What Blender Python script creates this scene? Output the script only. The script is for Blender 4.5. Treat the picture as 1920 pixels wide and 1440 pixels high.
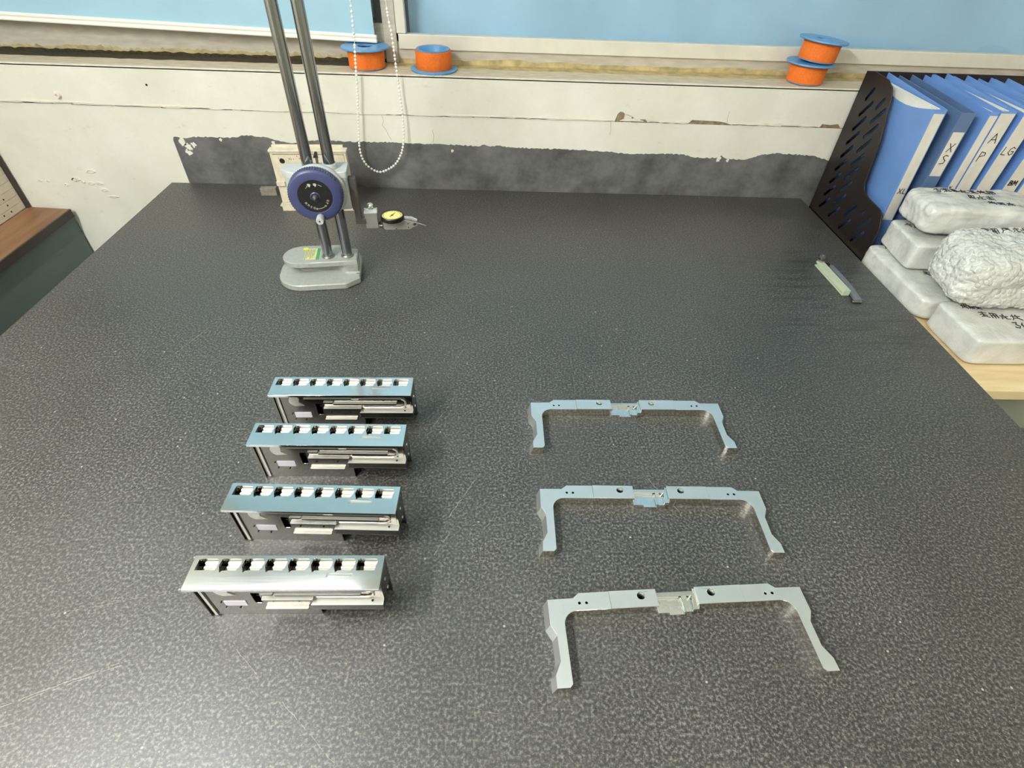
import bpy, bmesh, math, random
from mathutils import Vector, Matrix, noise
from mathutils.geometry import tessellate_polygon
from mathutils.bvhtree import BVHTree

for o in list(bpy.data.objects):
    bpy.data.objects.remove(o, do_unlink=True)
SC = bpy.context.scene
COL = SC.collection
R = math.radians
PI = math.pi
random.seed(7)

# ------------------------------------------------------------------ camera
# world: X right, Y towards the window wall, Z up; the plate's top face is z = 0, floor z = -0.85
PITCH, YAW, ROLL = R(42.9255), R(-2.49155), R(2.4871)
cam_d = bpy.data.cameras.new('camera')
cam_d.sensor_width = 36.0
cam_d.sensor_fit = 'HORIZONTAL'
cam_d.lens = 36.0 * 1000.0 / 1920.0
cam_d.clip_start = 0.02
cam = bpy.data.objects.new('camera', cam_d)
COL.objects.link(cam)
_fwd = Vector((0, math.cos(PITCH), -math.sin(PITCH)))
_right = Vector((1, 0, 0))
_down = _fwd.cross(_right)
_Y = Matrix.Rotation(YAW, 3, 'Z')
_r = _Y @ _right
_d = _Y @ _down
_f = _Y @ _fwd
_r2 = _r * math.cos(ROLL) - _d * math.sin(ROLL)
_d2 = _r * math.sin(ROLL) + _d * math.cos(ROLL)
cam.matrix_world = Matrix((
    (_r2.x, -_d2.x, -_f.x, 0.0),
    (_r2.y, -_d2.y, -_f.y, 0.0),
    (_r2.z, -_d2.z, -_f.z, 0.6),
    (0, 0, 0, 1)))
SC.camera = cam

# ------------------------------------------------------------------ world, lights, exposure
W = bpy.data.worlds.new('room_world')
SC.world = W
W.use_nodes = True
W.node_tree.nodes['Background'].inputs[0].default_value = (0.9, 0.95, 1.0, 1)
W.node_tree.nodes['Background'].inputs[1].default_value = 0.05
SC.view_settings.view_transform = 'Standard'
SC.view_settings.look = 'None'
SC.view_settings.gamma = 1.0
SC.view_settings.use_curve_mapping = False
SC.view_settings.exposure = 0.40
SC.cycles.use_denoising = True
SC.cycles.max_bounces = 8
SC.cycles.sample_clamp_indirect = 6.0

CEIL = 2.65
LAMP_COL = (0.965, 1.0, 0.995, 1.0)
# hanging tube lamps (their glowing tubes are the room's light): x, y, z, length, turn in degrees, tube radius, strength
LAMPS = [(-0.86, -0.28, 1.30, 1.2, 90.0, .014, 315.0),
         (-0.87, 0.910, 1.60, 0.66, 6.0, .045, 6.0),
         (0.30, -2.2, 1.60, 1.2, 0.0, .014, 65.0),
         (-0.7, -3.0, 1.60, 1.2, 0.0, .014, 32.0),
         (1.45, -1.0, 1.60, 1.2, 90.0, .014, 3.0)]


# ------------------------------------------------------------------ materials
def new_mat(name):
    m = bpy.data.materials.new(name)
    m.use_nodes = True
    nt = m.node_tree
    b = nt.nodes['Principled BSDF']
    return m, nt, b


def nn(nt, typ, **kw):
    n = nt.nodes.new(typ)
    for k, v in kw.items():
        if k in n.inputs.keys() if isinstance(k, str) else False:
            n.inputs[k].default_value = v
        else:
            setattr(n, k, v)
    return n


def rgb(h):
    """sRGB hex to linear"""
    h = h.lstrip('#')
    out = []
    for i in (0, 2, 4):
        c = int(h[i:i + 2], 16) / 255
        out.append(c / 12.92 if c <= 0.04045 else ((c + 0.055) / 1.055) ** 2.4)
    return (*out, 1)


def simple(name, hexcol, rough=0.5, metal=0.0, spec=0.5, var=0.0, scale=40.0, bump=0.0, bscale=200.0, coat=0.0, stretch=None):
    m, nt, b = new_mat(name)
    col = rgb(hexcol)
    b.inputs['Roughness'].default_value = rough
    b.inputs['Metallic'].default_value = metal
    b.inputs['Specular IOR Level'].default_value = spec
    b.inputs['Coat Weight'].default_value = coat
    b.inputs['Base Color'].default_value = col
    if var or bump:
        tc = nt.nodes.new('ShaderNodeTexCoord')
        src = tc.outputs['Object']
        if stretch:
            mp = nt.nodes.new('ShaderNodeMapping')
            mp.inputs['Scale'].default_value = stretch
            nt.links.new(src, mp.inputs['Vector'])
            src = mp.outputs['Vector']
    if var:
        n = nt.nodes.new('ShaderNodeTexNoise')
        n.inputs['Scale'].default_value = scale
        n.inputs['Detail'].default_value = 6
        nt.links.new(src, n.inputs['Vector'])
        r = nt.nodes.new('ShaderNodeValToRGB')
        r.color_ramp.elements[0].position = 0.3
        r.color_ramp.elements[1].position = 0.7
        r.color_ramp.elements[0].color = tuple(c * (1 - var) for c in col[:3]) + (1,)
        r.color_ramp.elements[1].color = tuple(min(1, c * (1 + var)) for c in col[:3]) + (1,)
        nt.links.new(n.outputs['Fac'], r.inputs['Fac'])
        nt.links.new(r.outputs['Color'], b.inputs['Base Color'])
    if bump:
        n2 = nt.nodes.new('ShaderNodeTexNoise')
        n2.inputs['Scale'].default_value = bscale
        n2.inputs['Detail'].default_value = 4
        nt.links.new(src, n2.inputs['Vector'])
        bp = nt.nodes.new('ShaderNodeBump')
        bp.inputs['Strength'].default_value = bump
        bp.inputs['Distance'].default_value = 0.002
        nt.links.new(n2.outputs['Fac'], bp.inputs['Height'])
        nt.links.new(bp.outputs['Normal'], b.inputs['Normal'])
    return m


def granite_mat():
    m, nt, b = new_mat('granite')
    L = nt.links.new
    tc = nt.nodes.new('ShaderNodeTexCoord')
    P = tc.outputs['Object']
    # grain
    n1 = nt.nodes.new('ShaderNodeTexNoise')
    n1.inputs['Scale'].default_value = 300
    n1.inputs['Detail'].default_value = 3
    n1.inputs['Roughness'].default_value = 0.7
    L(P, n1.inputs['Vector'])
    r1 = nt.nodes.new('ShaderNodeValToRGB')
    e = r1.color_ramp.elements
    e[0].position, e[0].color = 0.36, (0.007, 0.0098, 0.0090, 1)
    e[1].position, e[1].color = 0.68, (0.173, 0.164, 0.147, 1)
    e2 = r1.color_ramp.elements.new(0.50)
    e2.color = (0.0368, 0.0348, 0.0308, 1)
    L(n1.outputs['Fac'], r1.inputs['Fac'])
    # patches of tone
    n2 = nt.nodes.new('ShaderNodeTexNoise')
    n2.inputs['Scale'].default_value = 5
    n2.inputs['Detail'].default_value = 5
    n2.inputs['Roughness'].default_value = 0.65
    L(P, n2.inputs['Vector'])
    r2 = nt.nodes.new('ShaderNodeMapRange')
    r2.inputs['From Min'].default_value = 0.3
    r2.inputs['From Max'].default_value = 0.7
    r2.inputs['To Min'].default_value = 0.82
    r2.inputs['To Max'].default_value = 1.18
    L(n2.outputs['Fac'], r2.inputs['Value'])
    mul = nt.nodes.new('ShaderNodeVectorMath')
    mul.operation = 'SCALE'
    L(r1.outputs['Color'], mul.inputs[0])
    L(r2.outputs['Result'], mul.inputs['Scale'])
    # bright flecks
    v = nt.nodes.new('ShaderNodeTexVoronoi')
    v.inputs['Scale'].default_value = 62
    v.inputs['Randomness'].default_value = 1
    L(P, v.inputs['Vector'])
    mr = nt.nodes.new('ShaderNodeMapRange')
    mr.inputs['From Min'].default_value = 0.05
    mr.inputs['From Max'].default_value = 0.10
    mr.inputs['To Min'].default_value = 1
    mr.inputs['To Max'].default_value = 0
    L(v.outputs['Distance'], mr.inputs['Value'])
    sel = nt.nodes.new('ShaderNodeSeparateColor')
    L(v.outputs['Color'], sel.inputs['Color'])
    gt = nt.nodes.new('ShaderNodeMath')
    gt.operation = 'GREATER_THAN'
    gt.inputs[1].default_value = 0.80
    L(sel.outputs[0], gt.inputs[0])
    fl = nt.nodes.new('ShaderNodeMath')
    fl.operation = 'MULTIPLY'
    L(mr.outputs['Result'], fl.inputs[0])
    L(gt.outputs[0], fl.inputs[1])
    mix = nt.nodes.new('ShaderNodeMix')
    mix.data_type = 'RGBA'
    L(fl.outputs[0], mix.inputs['Factor'])
    L(mul.outputs['Vector'], mix.inputs[6])
    mix.inputs[7].default_value = (0.36, 0.35, 0.32, 1)
    # oily dark smears near the right edge, streaked along X
    sep = nt.nodes.new('ShaderNodeSeparateXYZ')
    L(P, sep.inputs['Vector'])
    mp = nt.nodes.new('ShaderNodeMapping')
    mp.inputs['Scale'].default_value = (5, 40, 1)
    L(P, mp.inputs['Vector'])
    n3 = nt.nodes.new('ShaderNodeTexNoise')
    n3.inputs['Scale'].default_value = 1.6
    n3.inputs['Detail'].default_value = 5
    n3.inputs['Roughness'].default_value = 0.7
    L(mp.outputs['Vector'], n3.inputs['Vector'])

    def ramp(sock, a, bb):
        q = nt.nodes.new('ShaderNodeMapRange')
        q.interpolation_type = 'SMOOTHSTEP'
        q.inputs['From Min'].default_value = a
        q.inputs['From Max'].default_value = bb
        L(sock, q.inputs['Value'])
        return q.outputs['Result']

    def prod(*s):
        cur = s[0]
        for t in s[1:]:
            q = nt.nodes.new('ShaderNodeMath')
            q.operation = 'MULTIPLY'
            L(cur, q.inputs[0])
            L(t, q.inputs[1])
            cur = q.outputs[0]
        return cur
    mask = prod(ramp(sep.outputs['X'], 0.42, 0.66), ramp(sep.outputs['Y'], 0.62, 0.80), ramp(sep.outputs['Y'], 1.16, 1.06),
                ramp(n3.outputs['Fac'], 0.46, 0.62))
    mk = nt.nodes.new('ShaderNodeMath')
    mk.operation = 'MULTIPLY'
    mk.inputs[1].default_value = 0.7
    L(mask, mk.inputs[0])
    mix2 = nt.nodes.new('ShaderNodeMix')
    mix2.data_type = 'RGBA'
    L(mk.outputs[0], mix2.inputs['Factor'])
    L(mix.outputs[2], mix2.inputs[6])
    mix2.inputs[7].default_value = (0.014, 0.014, 0.014, 1)
    L(mix2.outputs[2], b.inputs['Base Color'])
    # polish, worn unevenly
    rr = nt.nodes.new('ShaderNodeMapRange')
    rr.inputs['From Min'].default_value = 0.3
    rr.inputs['From Max'].default_value = 0.7
    rr.inputs['To Min'].default_value = 0.36
    rr.inputs['To Max'].default_value = 0.50
    L(n2.outputs['Fac'], rr.inputs['Value'])
    L(rr.outputs['Result'], b.inputs['Roughness'])
    b.inputs['Specular IOR Level'].default_value = 0.95
    bp = nt.nodes.new('ShaderNodeBump')
    bp.inputs['Strength'].default_value = 0.05
    bp.inputs['Distance'].default_value = 0.0004
    L(n1.outputs['Fac'], bp.inputs['Height'])
    L(bp.outputs['Normal'], b.inputs['Normal'])
    return m


def wall_mat():
    m, nt, b = new_mat('wall_paint')
    L = nt.links.new
    tc = nt.nodes.new('ShaderNodeTexCoord')
    P = tc.outputs['Object']
    n = nt.nodes.new('ShaderNodeTexNoise')
    n.inputs['Scale'].default_value = 6
    n.inputs['Detail'].default_value = 8
    n.inputs['Roughness'].default_value = 0.6
    L(P, n.inputs['Vector'])
    r = nt.nodes.new('ShaderNodeValToRGB')
    r.color_ramp.elements[0].position = 0.3
    r.color_ramp.elements[1].position = 0.68
    r.color_ramp.elements[0].color = rgb('#dbd8c8')
    r.color_ramp.elements[1].color = rgb('#ebe8dc')
    L(n.outputs['Fac'], r.inputs['Fac'])
    # small grey scuffs
    mp = nt.nodes.new('ShaderNodeMapping')
    mp.inputs['Scale'].default_value = (30, 30, 70)
    L(P, mp.inputs['Vector'])
    n2 = nt.nodes.new('ShaderNodeTexNoise')
    n2.inputs['Scale'].default_value = 1
    n2.inputs['Detail'].default_value = 6
    n2.inputs['Roughness'].default_value = 0.7
    L(mp.outputs['Vector'], n2.inputs['Vector'])
    q = nt.nodes.new('ShaderNodeMapRange')
    q.inputs['From Min'].default_value = 0.63
    q.inputs['From Max'].default_value = 0.78
    q.inputs['To Max'].default_value = 0.45
    L(n2.outputs['Fac'], q.inputs['Value'])
    mix = nt.nodes.new('ShaderNodeMix')
    mix.data_type = 'RGBA'
    L(q.outputs['Result'], mix.inputs['Factor'])
    L(r.outputs['Color'], mix.inputs[6])
    mix.inputs[7].default_value = rgb('#a39a86')
    L(mix.outputs[2], b.inputs['Base Color'])
    b.inputs['Roughness'].default_value = 0.75
    n3 = nt.nodes.new('ShaderNodeTexNoise')
    n3.inputs['Scale'].default_value = 55
    n3.inputs['Detail'].default_value = 5
    L(P, n3.inputs['Vector'])
    bp = nt.nodes.new('ShaderNodeBump')
    bp.inputs['Strength'].default_value = 0.25
    bp.inputs['Distance'].default_value = 0.003
    L(n3.outputs['Fac'], bp.inputs['Height'])
    L(bp.outputs['Normal'], b.inputs['Normal'])
    return m


def slab_mat():
    m, nt, b = new_mat('grey_stone_slab')
    L = nt.links.new
    tc = nt.nodes.new('ShaderNodeTexCoord')
    P = tc.outputs['Object']
    n = nt.nodes.new('ShaderNodeTexNoise')
    n.inputs['Scale'].default_value = 14
    n.inputs['Detail'].default_value = 9
    n.inputs['Roughness'].default_value = 0.68
    L(P, n.inputs['Vector'])
    r = nt.nodes.new('ShaderNodeValToRGB')
    e = r.color_ramp.elements
    e[0].position, e[0].color = 0.28, (0.05, 0.05, 0.05, 1)
    e[1].position, e[1].color = 0.72, (0.20, 0.20, 0.195, 1)
    L(n.outputs['Fac'], r.inputs['Fac'])
    L(r.outputs['Color'], b.inputs['Base Color'])
    b.inputs['Roughness'].default_value = 0.42
    return m


def alu_mat(name, col, rough, bump=0.05, bscale=(40, 900, 900)):
    m, nt, b = new_mat(name)
    L = nt.links.new
    b.inputs['Metallic'].default_value = 1
    b.inputs['Base Color'].default_value = rgb(col)
    tc = nt.nodes.new('ShaderNodeTexCoord')
    mp = nt.nodes.new('ShaderNodeMapping')
    mp.inputs['Scale'].default_value = bscale
    L(tc.outputs['Object'], mp.inputs['Vector'])
    n = nt.nodes.new('ShaderNodeTexNoise')
    n.inputs['Scale'].default_value = 1
    n.inputs['Detail'].default_value = 3
    L(mp.outputs['Vector'], n.inputs['Vector'])
    q = nt.nodes.new('ShaderNodeMapRange')
    q.inputs['To Min'].default_value = rough * 0.75
    q.inputs['To Max'].default_value = rough * 1.25
    L(n.outputs['Fac'], q.inputs['Value'])
    L(q.outputs['Result'], b.inputs['Roughness'])
    bp = nt.nodes.new('ShaderNodeBump')
    bp.inputs['Strength'].default_value = bump
    bp.inputs['Distance'].default_value = 0.0005
    L(n.outputs['Fac'], bp.inputs['Height'])
    L(bp.outputs['Normal'], b.inputs['Normal'])
    return m


def wood_mat(name, c0, c1, scale, rough=0.45):
    m, nt, b = new_mat(name)
    L = nt.links.new
    tc = nt.nodes.new('ShaderNodeTexCoord')
    mp = nt.nodes.new('ShaderNodeMapping')
    mp.inputs['Scale'].default_value = scale
    L(tc.outputs['Object'], mp.inputs['Vector'])
    n = nt.nodes.new('ShaderNodeTexNoise')
    n.inputs['Scale'].default_value = 1
    n.inputs['Detail'].default_value = 7
    n.inputs['Roughness'].default_value = 0.6
    L(mp.outputs['Vector'], n.inputs['Vector'])
    r = nt.nodes.new('ShaderNodeValToRGB')
    r.color_ramp.elements[0].position = 0.35
    r.color_ramp.elements[1].position = 0.65
    r.color_ramp.elements[0].color = rgb(c0)
    r.color_ramp.elements[1].color = rgb(c1)
    L(n.outputs['Fac'], r.inputs['Fac'])
    L(r.outputs['Color'], b.inputs['Base Color'])
    b.inputs['Roughness'].default_value = rough
    return m


def wrap_mat(name, bubble, trans=0.25):
    m, nt, b = new_mat(name)
    L = nt.links.new
    tc = nt.nodes.new('ShaderNodeTexCoord')
    P = tc.outputs['Object']
    n = nt.nodes.new('ShaderNodeTexNoise')
    n.inputs['Scale'].default_value = 18
    n.inputs['Detail'].default_value = 7
    n.inputs['Distortion'].default_value = 1.2
    L(P, n.inputs['Vector'])
    r = nt.nodes.new('ShaderNodeValToRGB')
    r.color_ramp.elements[0].position = 0.32
    r.color_ramp.elements[1].position = 0.62
    r.color_ramp.elements[0].color = rgb('#c4c4bd')
    r.color_ramp.elements[1].color = rgb('#dcdcd5')
    L(n.outputs['Fac'], r.inputs['Fac'])
    L(r.outputs['Color'], b.inputs['Base Color'])
    b.inputs['Roughness'].default_value = 0.22
    b.inputs['Specular IOR Level'].default_value = 0.6
    b.inputs['Coat Weight'].default_value = 0.6
    b.inputs['Coat Roughness'].default_value = 0.08
    b.inputs['Subsurface Weight'].default_value = 0.0
    v = nt.nodes.new('ShaderNodeTexVoronoi')
    v.feature = 'SMOOTH_F1'
    v.inputs['Scale'].default_value = 105
    L(P, v.inputs['Vector'])
    w = nt.nodes.new('ShaderNodeTexNoise')
    w.inputs['Scale'].default_value = 48
    w.inputs['Detail'].default_value = 6
    w.inputs['Distortion'].default_value = 3.5
    L(P, w.inputs['Vector'])
    a = nt.nodes.new('ShaderNodeMath')
    a.operation = 'MULTIPLY_ADD'
    a.inputs[1].default_value = -bubble
    L(v.outputs['Distance'], a.inputs[0])
    L(w.outputs['Fac'], a.inputs[2])
    bp = nt.nodes.new('ShaderNodeBump')
    bp.inputs['Strength'].default_value = 0.9 if bubble > 1 else 0.55
    bp.inputs['Distance'].default_value = 0.0030 if bubble > 1 else 0.0016
    L(a.outputs[0], bp.inputs['Height'])
    L(bp.outputs['Normal'], b.inputs['Normal'])
    L(bp.outputs['Normal'], b.inputs['Coat Normal'])
    return m


def glass_mat():
    m, nt, b = new_mat('window_glass')
    out = nt.nodes['Material Output']
    t = nt.nodes.new('ShaderNodeBsdfTransparent')
    t.inputs[0].default_value = (0.95, 0.97, 0.97, 1)
    g = nt.nodes.new('ShaderNodeBsdfGlossy')
    g.inputs['Roughness'].default_value = 0.03
    lw_ = nt.nodes.new('ShaderNodeLayerWeight')
    lw_.inputs[0].default_value = 0.5
    pw = nt.nodes.new('ShaderNodeMath')
    pw.operation = 'POWER'
    pw.inputs[1].default_value = 5.0
    nt.links.new(lw_.outputs['Facing'], pw.inputs[0])
    f = nt.nodes.new('ShaderNodeMath')
    f.operation = 'MULTIPLY_ADD'
    f.inputs[1].default_value = 0.6
    f.inputs[2].default_value = 0.03
    nt.links.new(pw.outputs[0], f.inputs[0])
    x = nt.nodes.new('ShaderNodeMixShader')
    nt.links.new(f.outputs[0], x.inputs[0])
    nt.links.new(t.outputs[0], x.inputs[1])
    nt.links.new(g.outputs[0], x.inputs[2])
    nt.links.new(x.outputs[0], out.inputs['Surface'])
    return m


M = {}
M['granite'] = granite_mat()
M['wall'] = wall_mat()
M['slab'] = slab_mat()
M['ceiling'] = simple('ceiling_paint', '#e9e6dd', 0.8, var=0.04, scale=8)
M['floor'] = simple('floor_paint', '#6f7a70', 0.45, var=0.15, scale=5)
M['plain_wall'] = simple('plain_wall_paint', '#ddd6c4', 0.8, var=0.05, scale=4)
M['concrete'] = simple('broken_plaster', '#8b7c66', 0.9, var=0.45, scale=90, bump=0.8, bscale=150)
M['chip'] = simple('fresh_plaster', '#e6dfcf', 0.85, var=0.1, scale=60, bump=0.5, bscale=120)
M['sill_top'] = simple('sill_dirty_paint', '#c9bca4', 0.7, var=0.18, scale=30, stretch=(1, 4, 1))
M['sealant'] = simple('yellowed_sealant', '#b3a377', 0.6, var=0.35, scale=45)
M['grime_and_shade'] = simple('black_grime_and_shade', '#3b3322', 0.9, var=0.5, scale=120)  # also colours the painted shadow line in the wall joint
M['frame'] = simple('cream_window_frame', '#dcd8cb', 0.4, var=0.06, scale=20)
M['frame_rail'] = simple('dusty_window_rail', '#bdb6a8', 0.55, var=0.14, scale=25, stretch=(1, 1, 4))
M['blind_bar'] = simple('white_plastic_bar', '#f0eee6', 0.35)
M['dark_gap'] = simple('dark_green_rubber', '#4a534d', 0.4)
M['blind'] = simple('blue_blind_cloth', '#a2c8da', 0.7, var=0.05, scale=6)
M['cloth'] = simple('blue_cloth', '#b0d2ee', 0.65, var=0.10, scale=4, stretch=(1, 1, 0.6))
M['glass'] = glass_mat()
M['chain'] = simple('cream_plastic_bead', '#f6f3e8', 0.25)
M['alu_mirror'] = alu_mat('polished_milled_aluminium', '#eef0f1', 0.12, 0.004, (20, 900, 900))
M['alu_cut'] = alu_mat('cut_aluminium', '#eeebe0', 0.36, 0.12, (500, 60, 60))
M['alu_web'] = alu_mat('milled_aluminium_web', '#86827a', 0.17, 0.35, (260, 20, 14))
M['alu_satin'] = alu_mat('satin_aluminium', '#eef0ee', 0.40, 0.10, (700, 700, 700))
M['alu_frost'] = alu_mat('frosted_milled_ledge', '#f1efe8', 0.5, 0.1, (300, 300, 300))
M['alu_side'] = alu_mat('smooth_milled_side', '#d9d5ca', 0.12, 0.05, (300, 300, 300))
M['alu_bright'] = alu_mat('bright_turned_aluminium', '#eceeea', 0.15, 0.1, (300, 300, 300))
M['arm_steel'] = simple('blue_grey_steel', '#72757a', 0.4, metal=0.2, var=0.06, scale=60)
M['hole'] = simple('dark_hole', '#12110f', 0.7)
M['tag'] = simple('pale_lit_recess', '#d9d3dc', 0.35)  # pale colour stands for light in a small recess of the blocks
M['steel'] = alu_mat('ground_steel_column', '#a2a5a8', 0.13, 0.03, (500, 500, 20))
M['steel_dull'] = alu_mat('dull_steel', '#9a978f', 0.3, 0.05, (300, 300, 300))
M['cast'] = simple('grey_hammered_paint', '#969892', 0.32, var=0.06, scale=150, bump=0.25, bscale=260, coat=0.3)
M['cast_light'] = simple('light_grey_enamel', '#b7bab6', 0.35, var=0.03, scale=80, coat=0.2)
M['navy'] = simple('navy_plastic', '#3a3f64', 0.38, var=0.04, scale=40)
M['black'] = simple('black_plastic', '#151413', 0.4)
M['print_grey'] = simple('grey_print', '#b9b6b0', 0.6)
M['dark_steel'] = simple('dark_grey_steel', '#55524c', 0.5, metal=0.3, var=0.1, scale=60)
M['clamp'] = simple('grey_clamp_paint', '#918f89', 0.4, metal=0.3)
M['dial'] = simple('yellow_dial', '#efe08a', 0.4)
M['ink'] = simple('black_ink', '#171616', 0.7)
M['blue_ink'] = simple('violet_ink', '#4a4790', 0.7)
M['cream_metal'] = simple('cream_painted_metal', '#d6ccb4', 0.5, var=0.14, scale=50)
M['stone_block'] = simple('reddish_stone_block', '#877d72', 0.6, var=0.2, scale=120)
M['orange'] = simple('orange_tape', '#e5711f', 0.75, var=0.10, scale=220, bump=0.3, bscale=500)
M['blue_plastic'] = simple('blue_spool_plastic', '#5b93c4', 0.35)
M['wood_dark'] = wood_mat('brown_wood_top', '#75523a', '#956d4c', (40, 5, 10))
M['wood_edge'] = simple('dark_wood_edge', '#3b342b', 0.5, var=0.1, scale=30)
M['green_panel'] = simple('grey_green_panel', '#5f6c65', 0.5, var=0.05, scale=10)
M['wood_light'] = wood_mat('pale_birch_top', '#d9bd8c', '#e9d3a6', (6, 60, 20))
M['table_frame'] = simple('grey_green_table_steel', '#8e9180', 0.5, var=0.05, scale=10)
M['board'] = simple('cream_board', '#d5ccb8', 0.55, var=0.08, scale=20)
M['binder'] = simple('blue_binder_plastic', '#6c93d0', 0.4, var=0.10, scale=9, coat=0.1)
M['binder_dark'] = simple('slate_blue_binder_plastic', '#566f94', 0.35, var=0.08, scale=9, coat=0.2)
M['paper'] = simple('white_paper', '#e6e3d9', 0.8, var=0.04, scale=40)
M['label'] = simple('spine_paper', '#d8d3c8', 0.7, var=0.07, scale=35, bump=0.15, bscale=60)
M['black_mesh'] = simple('black_holder_plastic', '#1d1816', 0.45)
M['wrap_foam'] = wrap_mat('film_wrapped_foam', 0.35)
M['wrap_bubble'] = wrap_mat('bubble_wrap', 1.6)
M['bubble_film'] = simple('clear_bubble_film', '#c9c9c3', 0.12, spec=0.7, coat=0.8)
M['green_bar'] = simple('pale_green_enamel', '#b9c4a9', 0.35)
M['sticker'] = simple('yellow_green_sticker', '#c3c08a', 0.5, var=0.15, scale=200)
M['sticker_green'] = simple('green_sticker', '#3f8a58', 0.5)
M['sticker_yellow'] = simple('yellow_sticker', '#c9cf3c', 0.5)
M['scratch'] = simple('scratched_stone', '#8f8a80', 0.6, var=0.2, scale=300)
M['lamp_white'] = simple('white_lamp_housing', '#efefea', 0.5)
M['stand'] = simple('grey_stand_paint', '#5d6466', 0.5)


# ------------------------------------------------------------------ mesh helpers
class MB:
    """collects vertices and faces of one mesh"""

    def __init__(self):
        self.v, self.f, self.m = [], [], []
        self.mat = 0

    def add(self, verts, faces, T=None):
        o = len(self.v)
        self.v += [tuple(T @ Vector(p)) if T else tuple(p) for p in verts]
        self.f += [tuple(i + o for i in fa) for fa in faces]
        self.m += [self.mat] * len(faces)
        return self

    def box(self, x0, x1, y0, y1, z0, z1, T=None):
        vs = [(x, y, z) for z in (z0, z1) for y in (y0, y1) for x in (x0, x1)]
        return self.add(vs, [(0, 2, 3, 1), (4, 5, 7, 6), (0, 1, 5, 4), (2, 6, 7, 3), (0, 4, 6, 2), (1, 3, 7, 5)], T)

    def prism(self, loops, z0, z1, T=None, bottom=None, cap_bottom=True, side=None, soft=None):
        """loops[0] outer, the rest holes, in the xy plane; bottom: outer loop at z0 when it differs"""
        loops = [list(l) for l in loops]
        if area(loops[0]) < 0:
            loops[0].reverse()
            if soft:
                soft = [len(loops[0]) - 2 - i for i in soft]
            if bottom:
                bottom = list(bottom)[::-1]
        for i in range(1, len(loops)):
            if area(loops[i]) > 0:
                loops[i].reverse()
        flat = [p for l in loops for p in l]
        n = len(flat)
        tri = tessellate_polygon([[Vector((p[0], p[1], 0)) for p in l] for l in loops])
        low = list(flat)
        if bottom:
            low[:len(bottom)] = list(bottom)
        vs = [(p[0], p[1], z1) for p in flat] + [(p[0], p[1], z0) for p in low]
        fs = []
        for t in tri:
            a, b, c = (flat[i] for i in t)
            s = (b[0] - a[0]) * (c[1] - a[1]) - (b[1] - a[1]) * (c[0] - a[0])
            if abs(s) < 1e-14:
                continue
            t = tuple(t) if s > 0 else tuple(reversed(t))
            fs.append(t)
            if cap_bottom:
                fs.append(tuple(i + n for i in reversed(t)))
        o = 0
        ncap = len(fs)
        for l in loops:
            k = len(l)
            for i in range(k):
                j = (i + 1) % k
                fs.append((o + i, n + o + i, n + o + j, o + j))
            o += k
        self.add(vs, fs, T)
        if side is not None:
            base_ = len(self.m) - len(fs) + ncap
            for i in range(len(fs) - ncap):
                self.m[base_ + i] = side
            for i in (soft or ()):
                self.m[base_ + i] = 0
        return self

    def lathe(self, prof, seg=32, T=None, a0=0.0):
        vs, fs = [], []
        n = len(prof)
        for i in range(seg):
            a = a0 + 2 * PI * i / seg
            for r, z in prof:
                vs.append((r * math.cos(a), r * math.sin(a), z))
        for i in range(seg):
            j = (i + 1) % seg
            for k in range(n - 1):
                fs.append((i * n + k, j * n + k, j * n + k + 1, i * n + k + 1))
        return self.add(vs, fs, T)

    def cyl(self, r, z0, z1, seg=32, T=None, bev=0.0):
        if bev:
            return self.lathe([(0, z0), (r - bev, z0), (r, z0 + bev), (r, z1 - bev), (r - bev, z1), (0, z1)], seg, T)
        return self.lathe([(0, z0), (r, z0), (r, z1), (0, z1)], seg, T)

    def tube(self, pts, r, seg=10, T=None, closed=False):
        pts = [Vector(p) for p in pts]
        n = len(pts)
        vs, fs = [], []
        up = None
        for i, p in enumerate(pts):
            a = pts[i - 1] if i or closed else p
            b = pts[(i + 1) % n] if i < n - 1 or closed else p
            t = (b - a).normalized()
            if up is None:
                up = t.orthogonal().normalized()
            up = (up - t * up.dot(t)).normalized()
            w = t.cross(up)
            rr = r[i] if isinstance(r, (list, tuple)) else r
            for k in range(seg):
                an = 2 * PI * k / seg
                vs.append(p + (up * math.cos(an) + w * math.sin(an)) * rr)
        m = n if closed else n - 1
        for i in range(m):
            i2 = (i + 1) % n
            for k in range(seg):
                k2 = (k + 1) % seg
                fs.append((i * seg + k, i * seg + k2, i2 * seg + k2, i2 * seg + k))
        if not closed:
            fs.append(tuple(range(seg))[::-1])
            fs.append(tuple((n - 1) * seg + k for k in range(seg)))
        return self.add(vs, fs, T)

    def build(self, name, mat, parent=None, smooth=None, bevel=0.0, bseg=2):
        me = bpy.data.meshes.new(name)
        me.from_pydata(self.v, [], self.f)
        mats = mat if isinstance(mat, (list, tuple)) else [mat]
        for x in mats:
            me.materials.append(M[x])
        if len(mats) > 1:
            me.polygons.foreach_set('material_index', self.m)
        me.validate()
        bm = bmesh.new()
        bm.from_mesh(me)
        bmesh.ops.remove_doubles(bm, verts=bm.verts, dist=1e-7)
        bmesh.ops.recalc_face_normals(bm, faces=bm.faces)
        bm.to_mesh(me)
        bm.free()
        if smooth is not None:
            me.shade_smooth()
            me.set_sharp_from_angle(angle=R(smooth))
        o = bpy.data.objects.new(name, me)
        COL.objects.link(o)
        if parent:
            o.parent = parent
        if bevel:
            b = o.modifiers.new('bevel', 'BEVEL')
            b.width = bevel
            b.segments = bseg
            b.limit_method = 'ANGLE'
            b.angle_limit = R(40)
        return o


def area(l):
    return sum(l[i][0] * l[(i + 1) % len(l)][1] - l[(i + 1) % len(l)][0] * l[i][1] for i in range(len(l))) / 2


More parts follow.
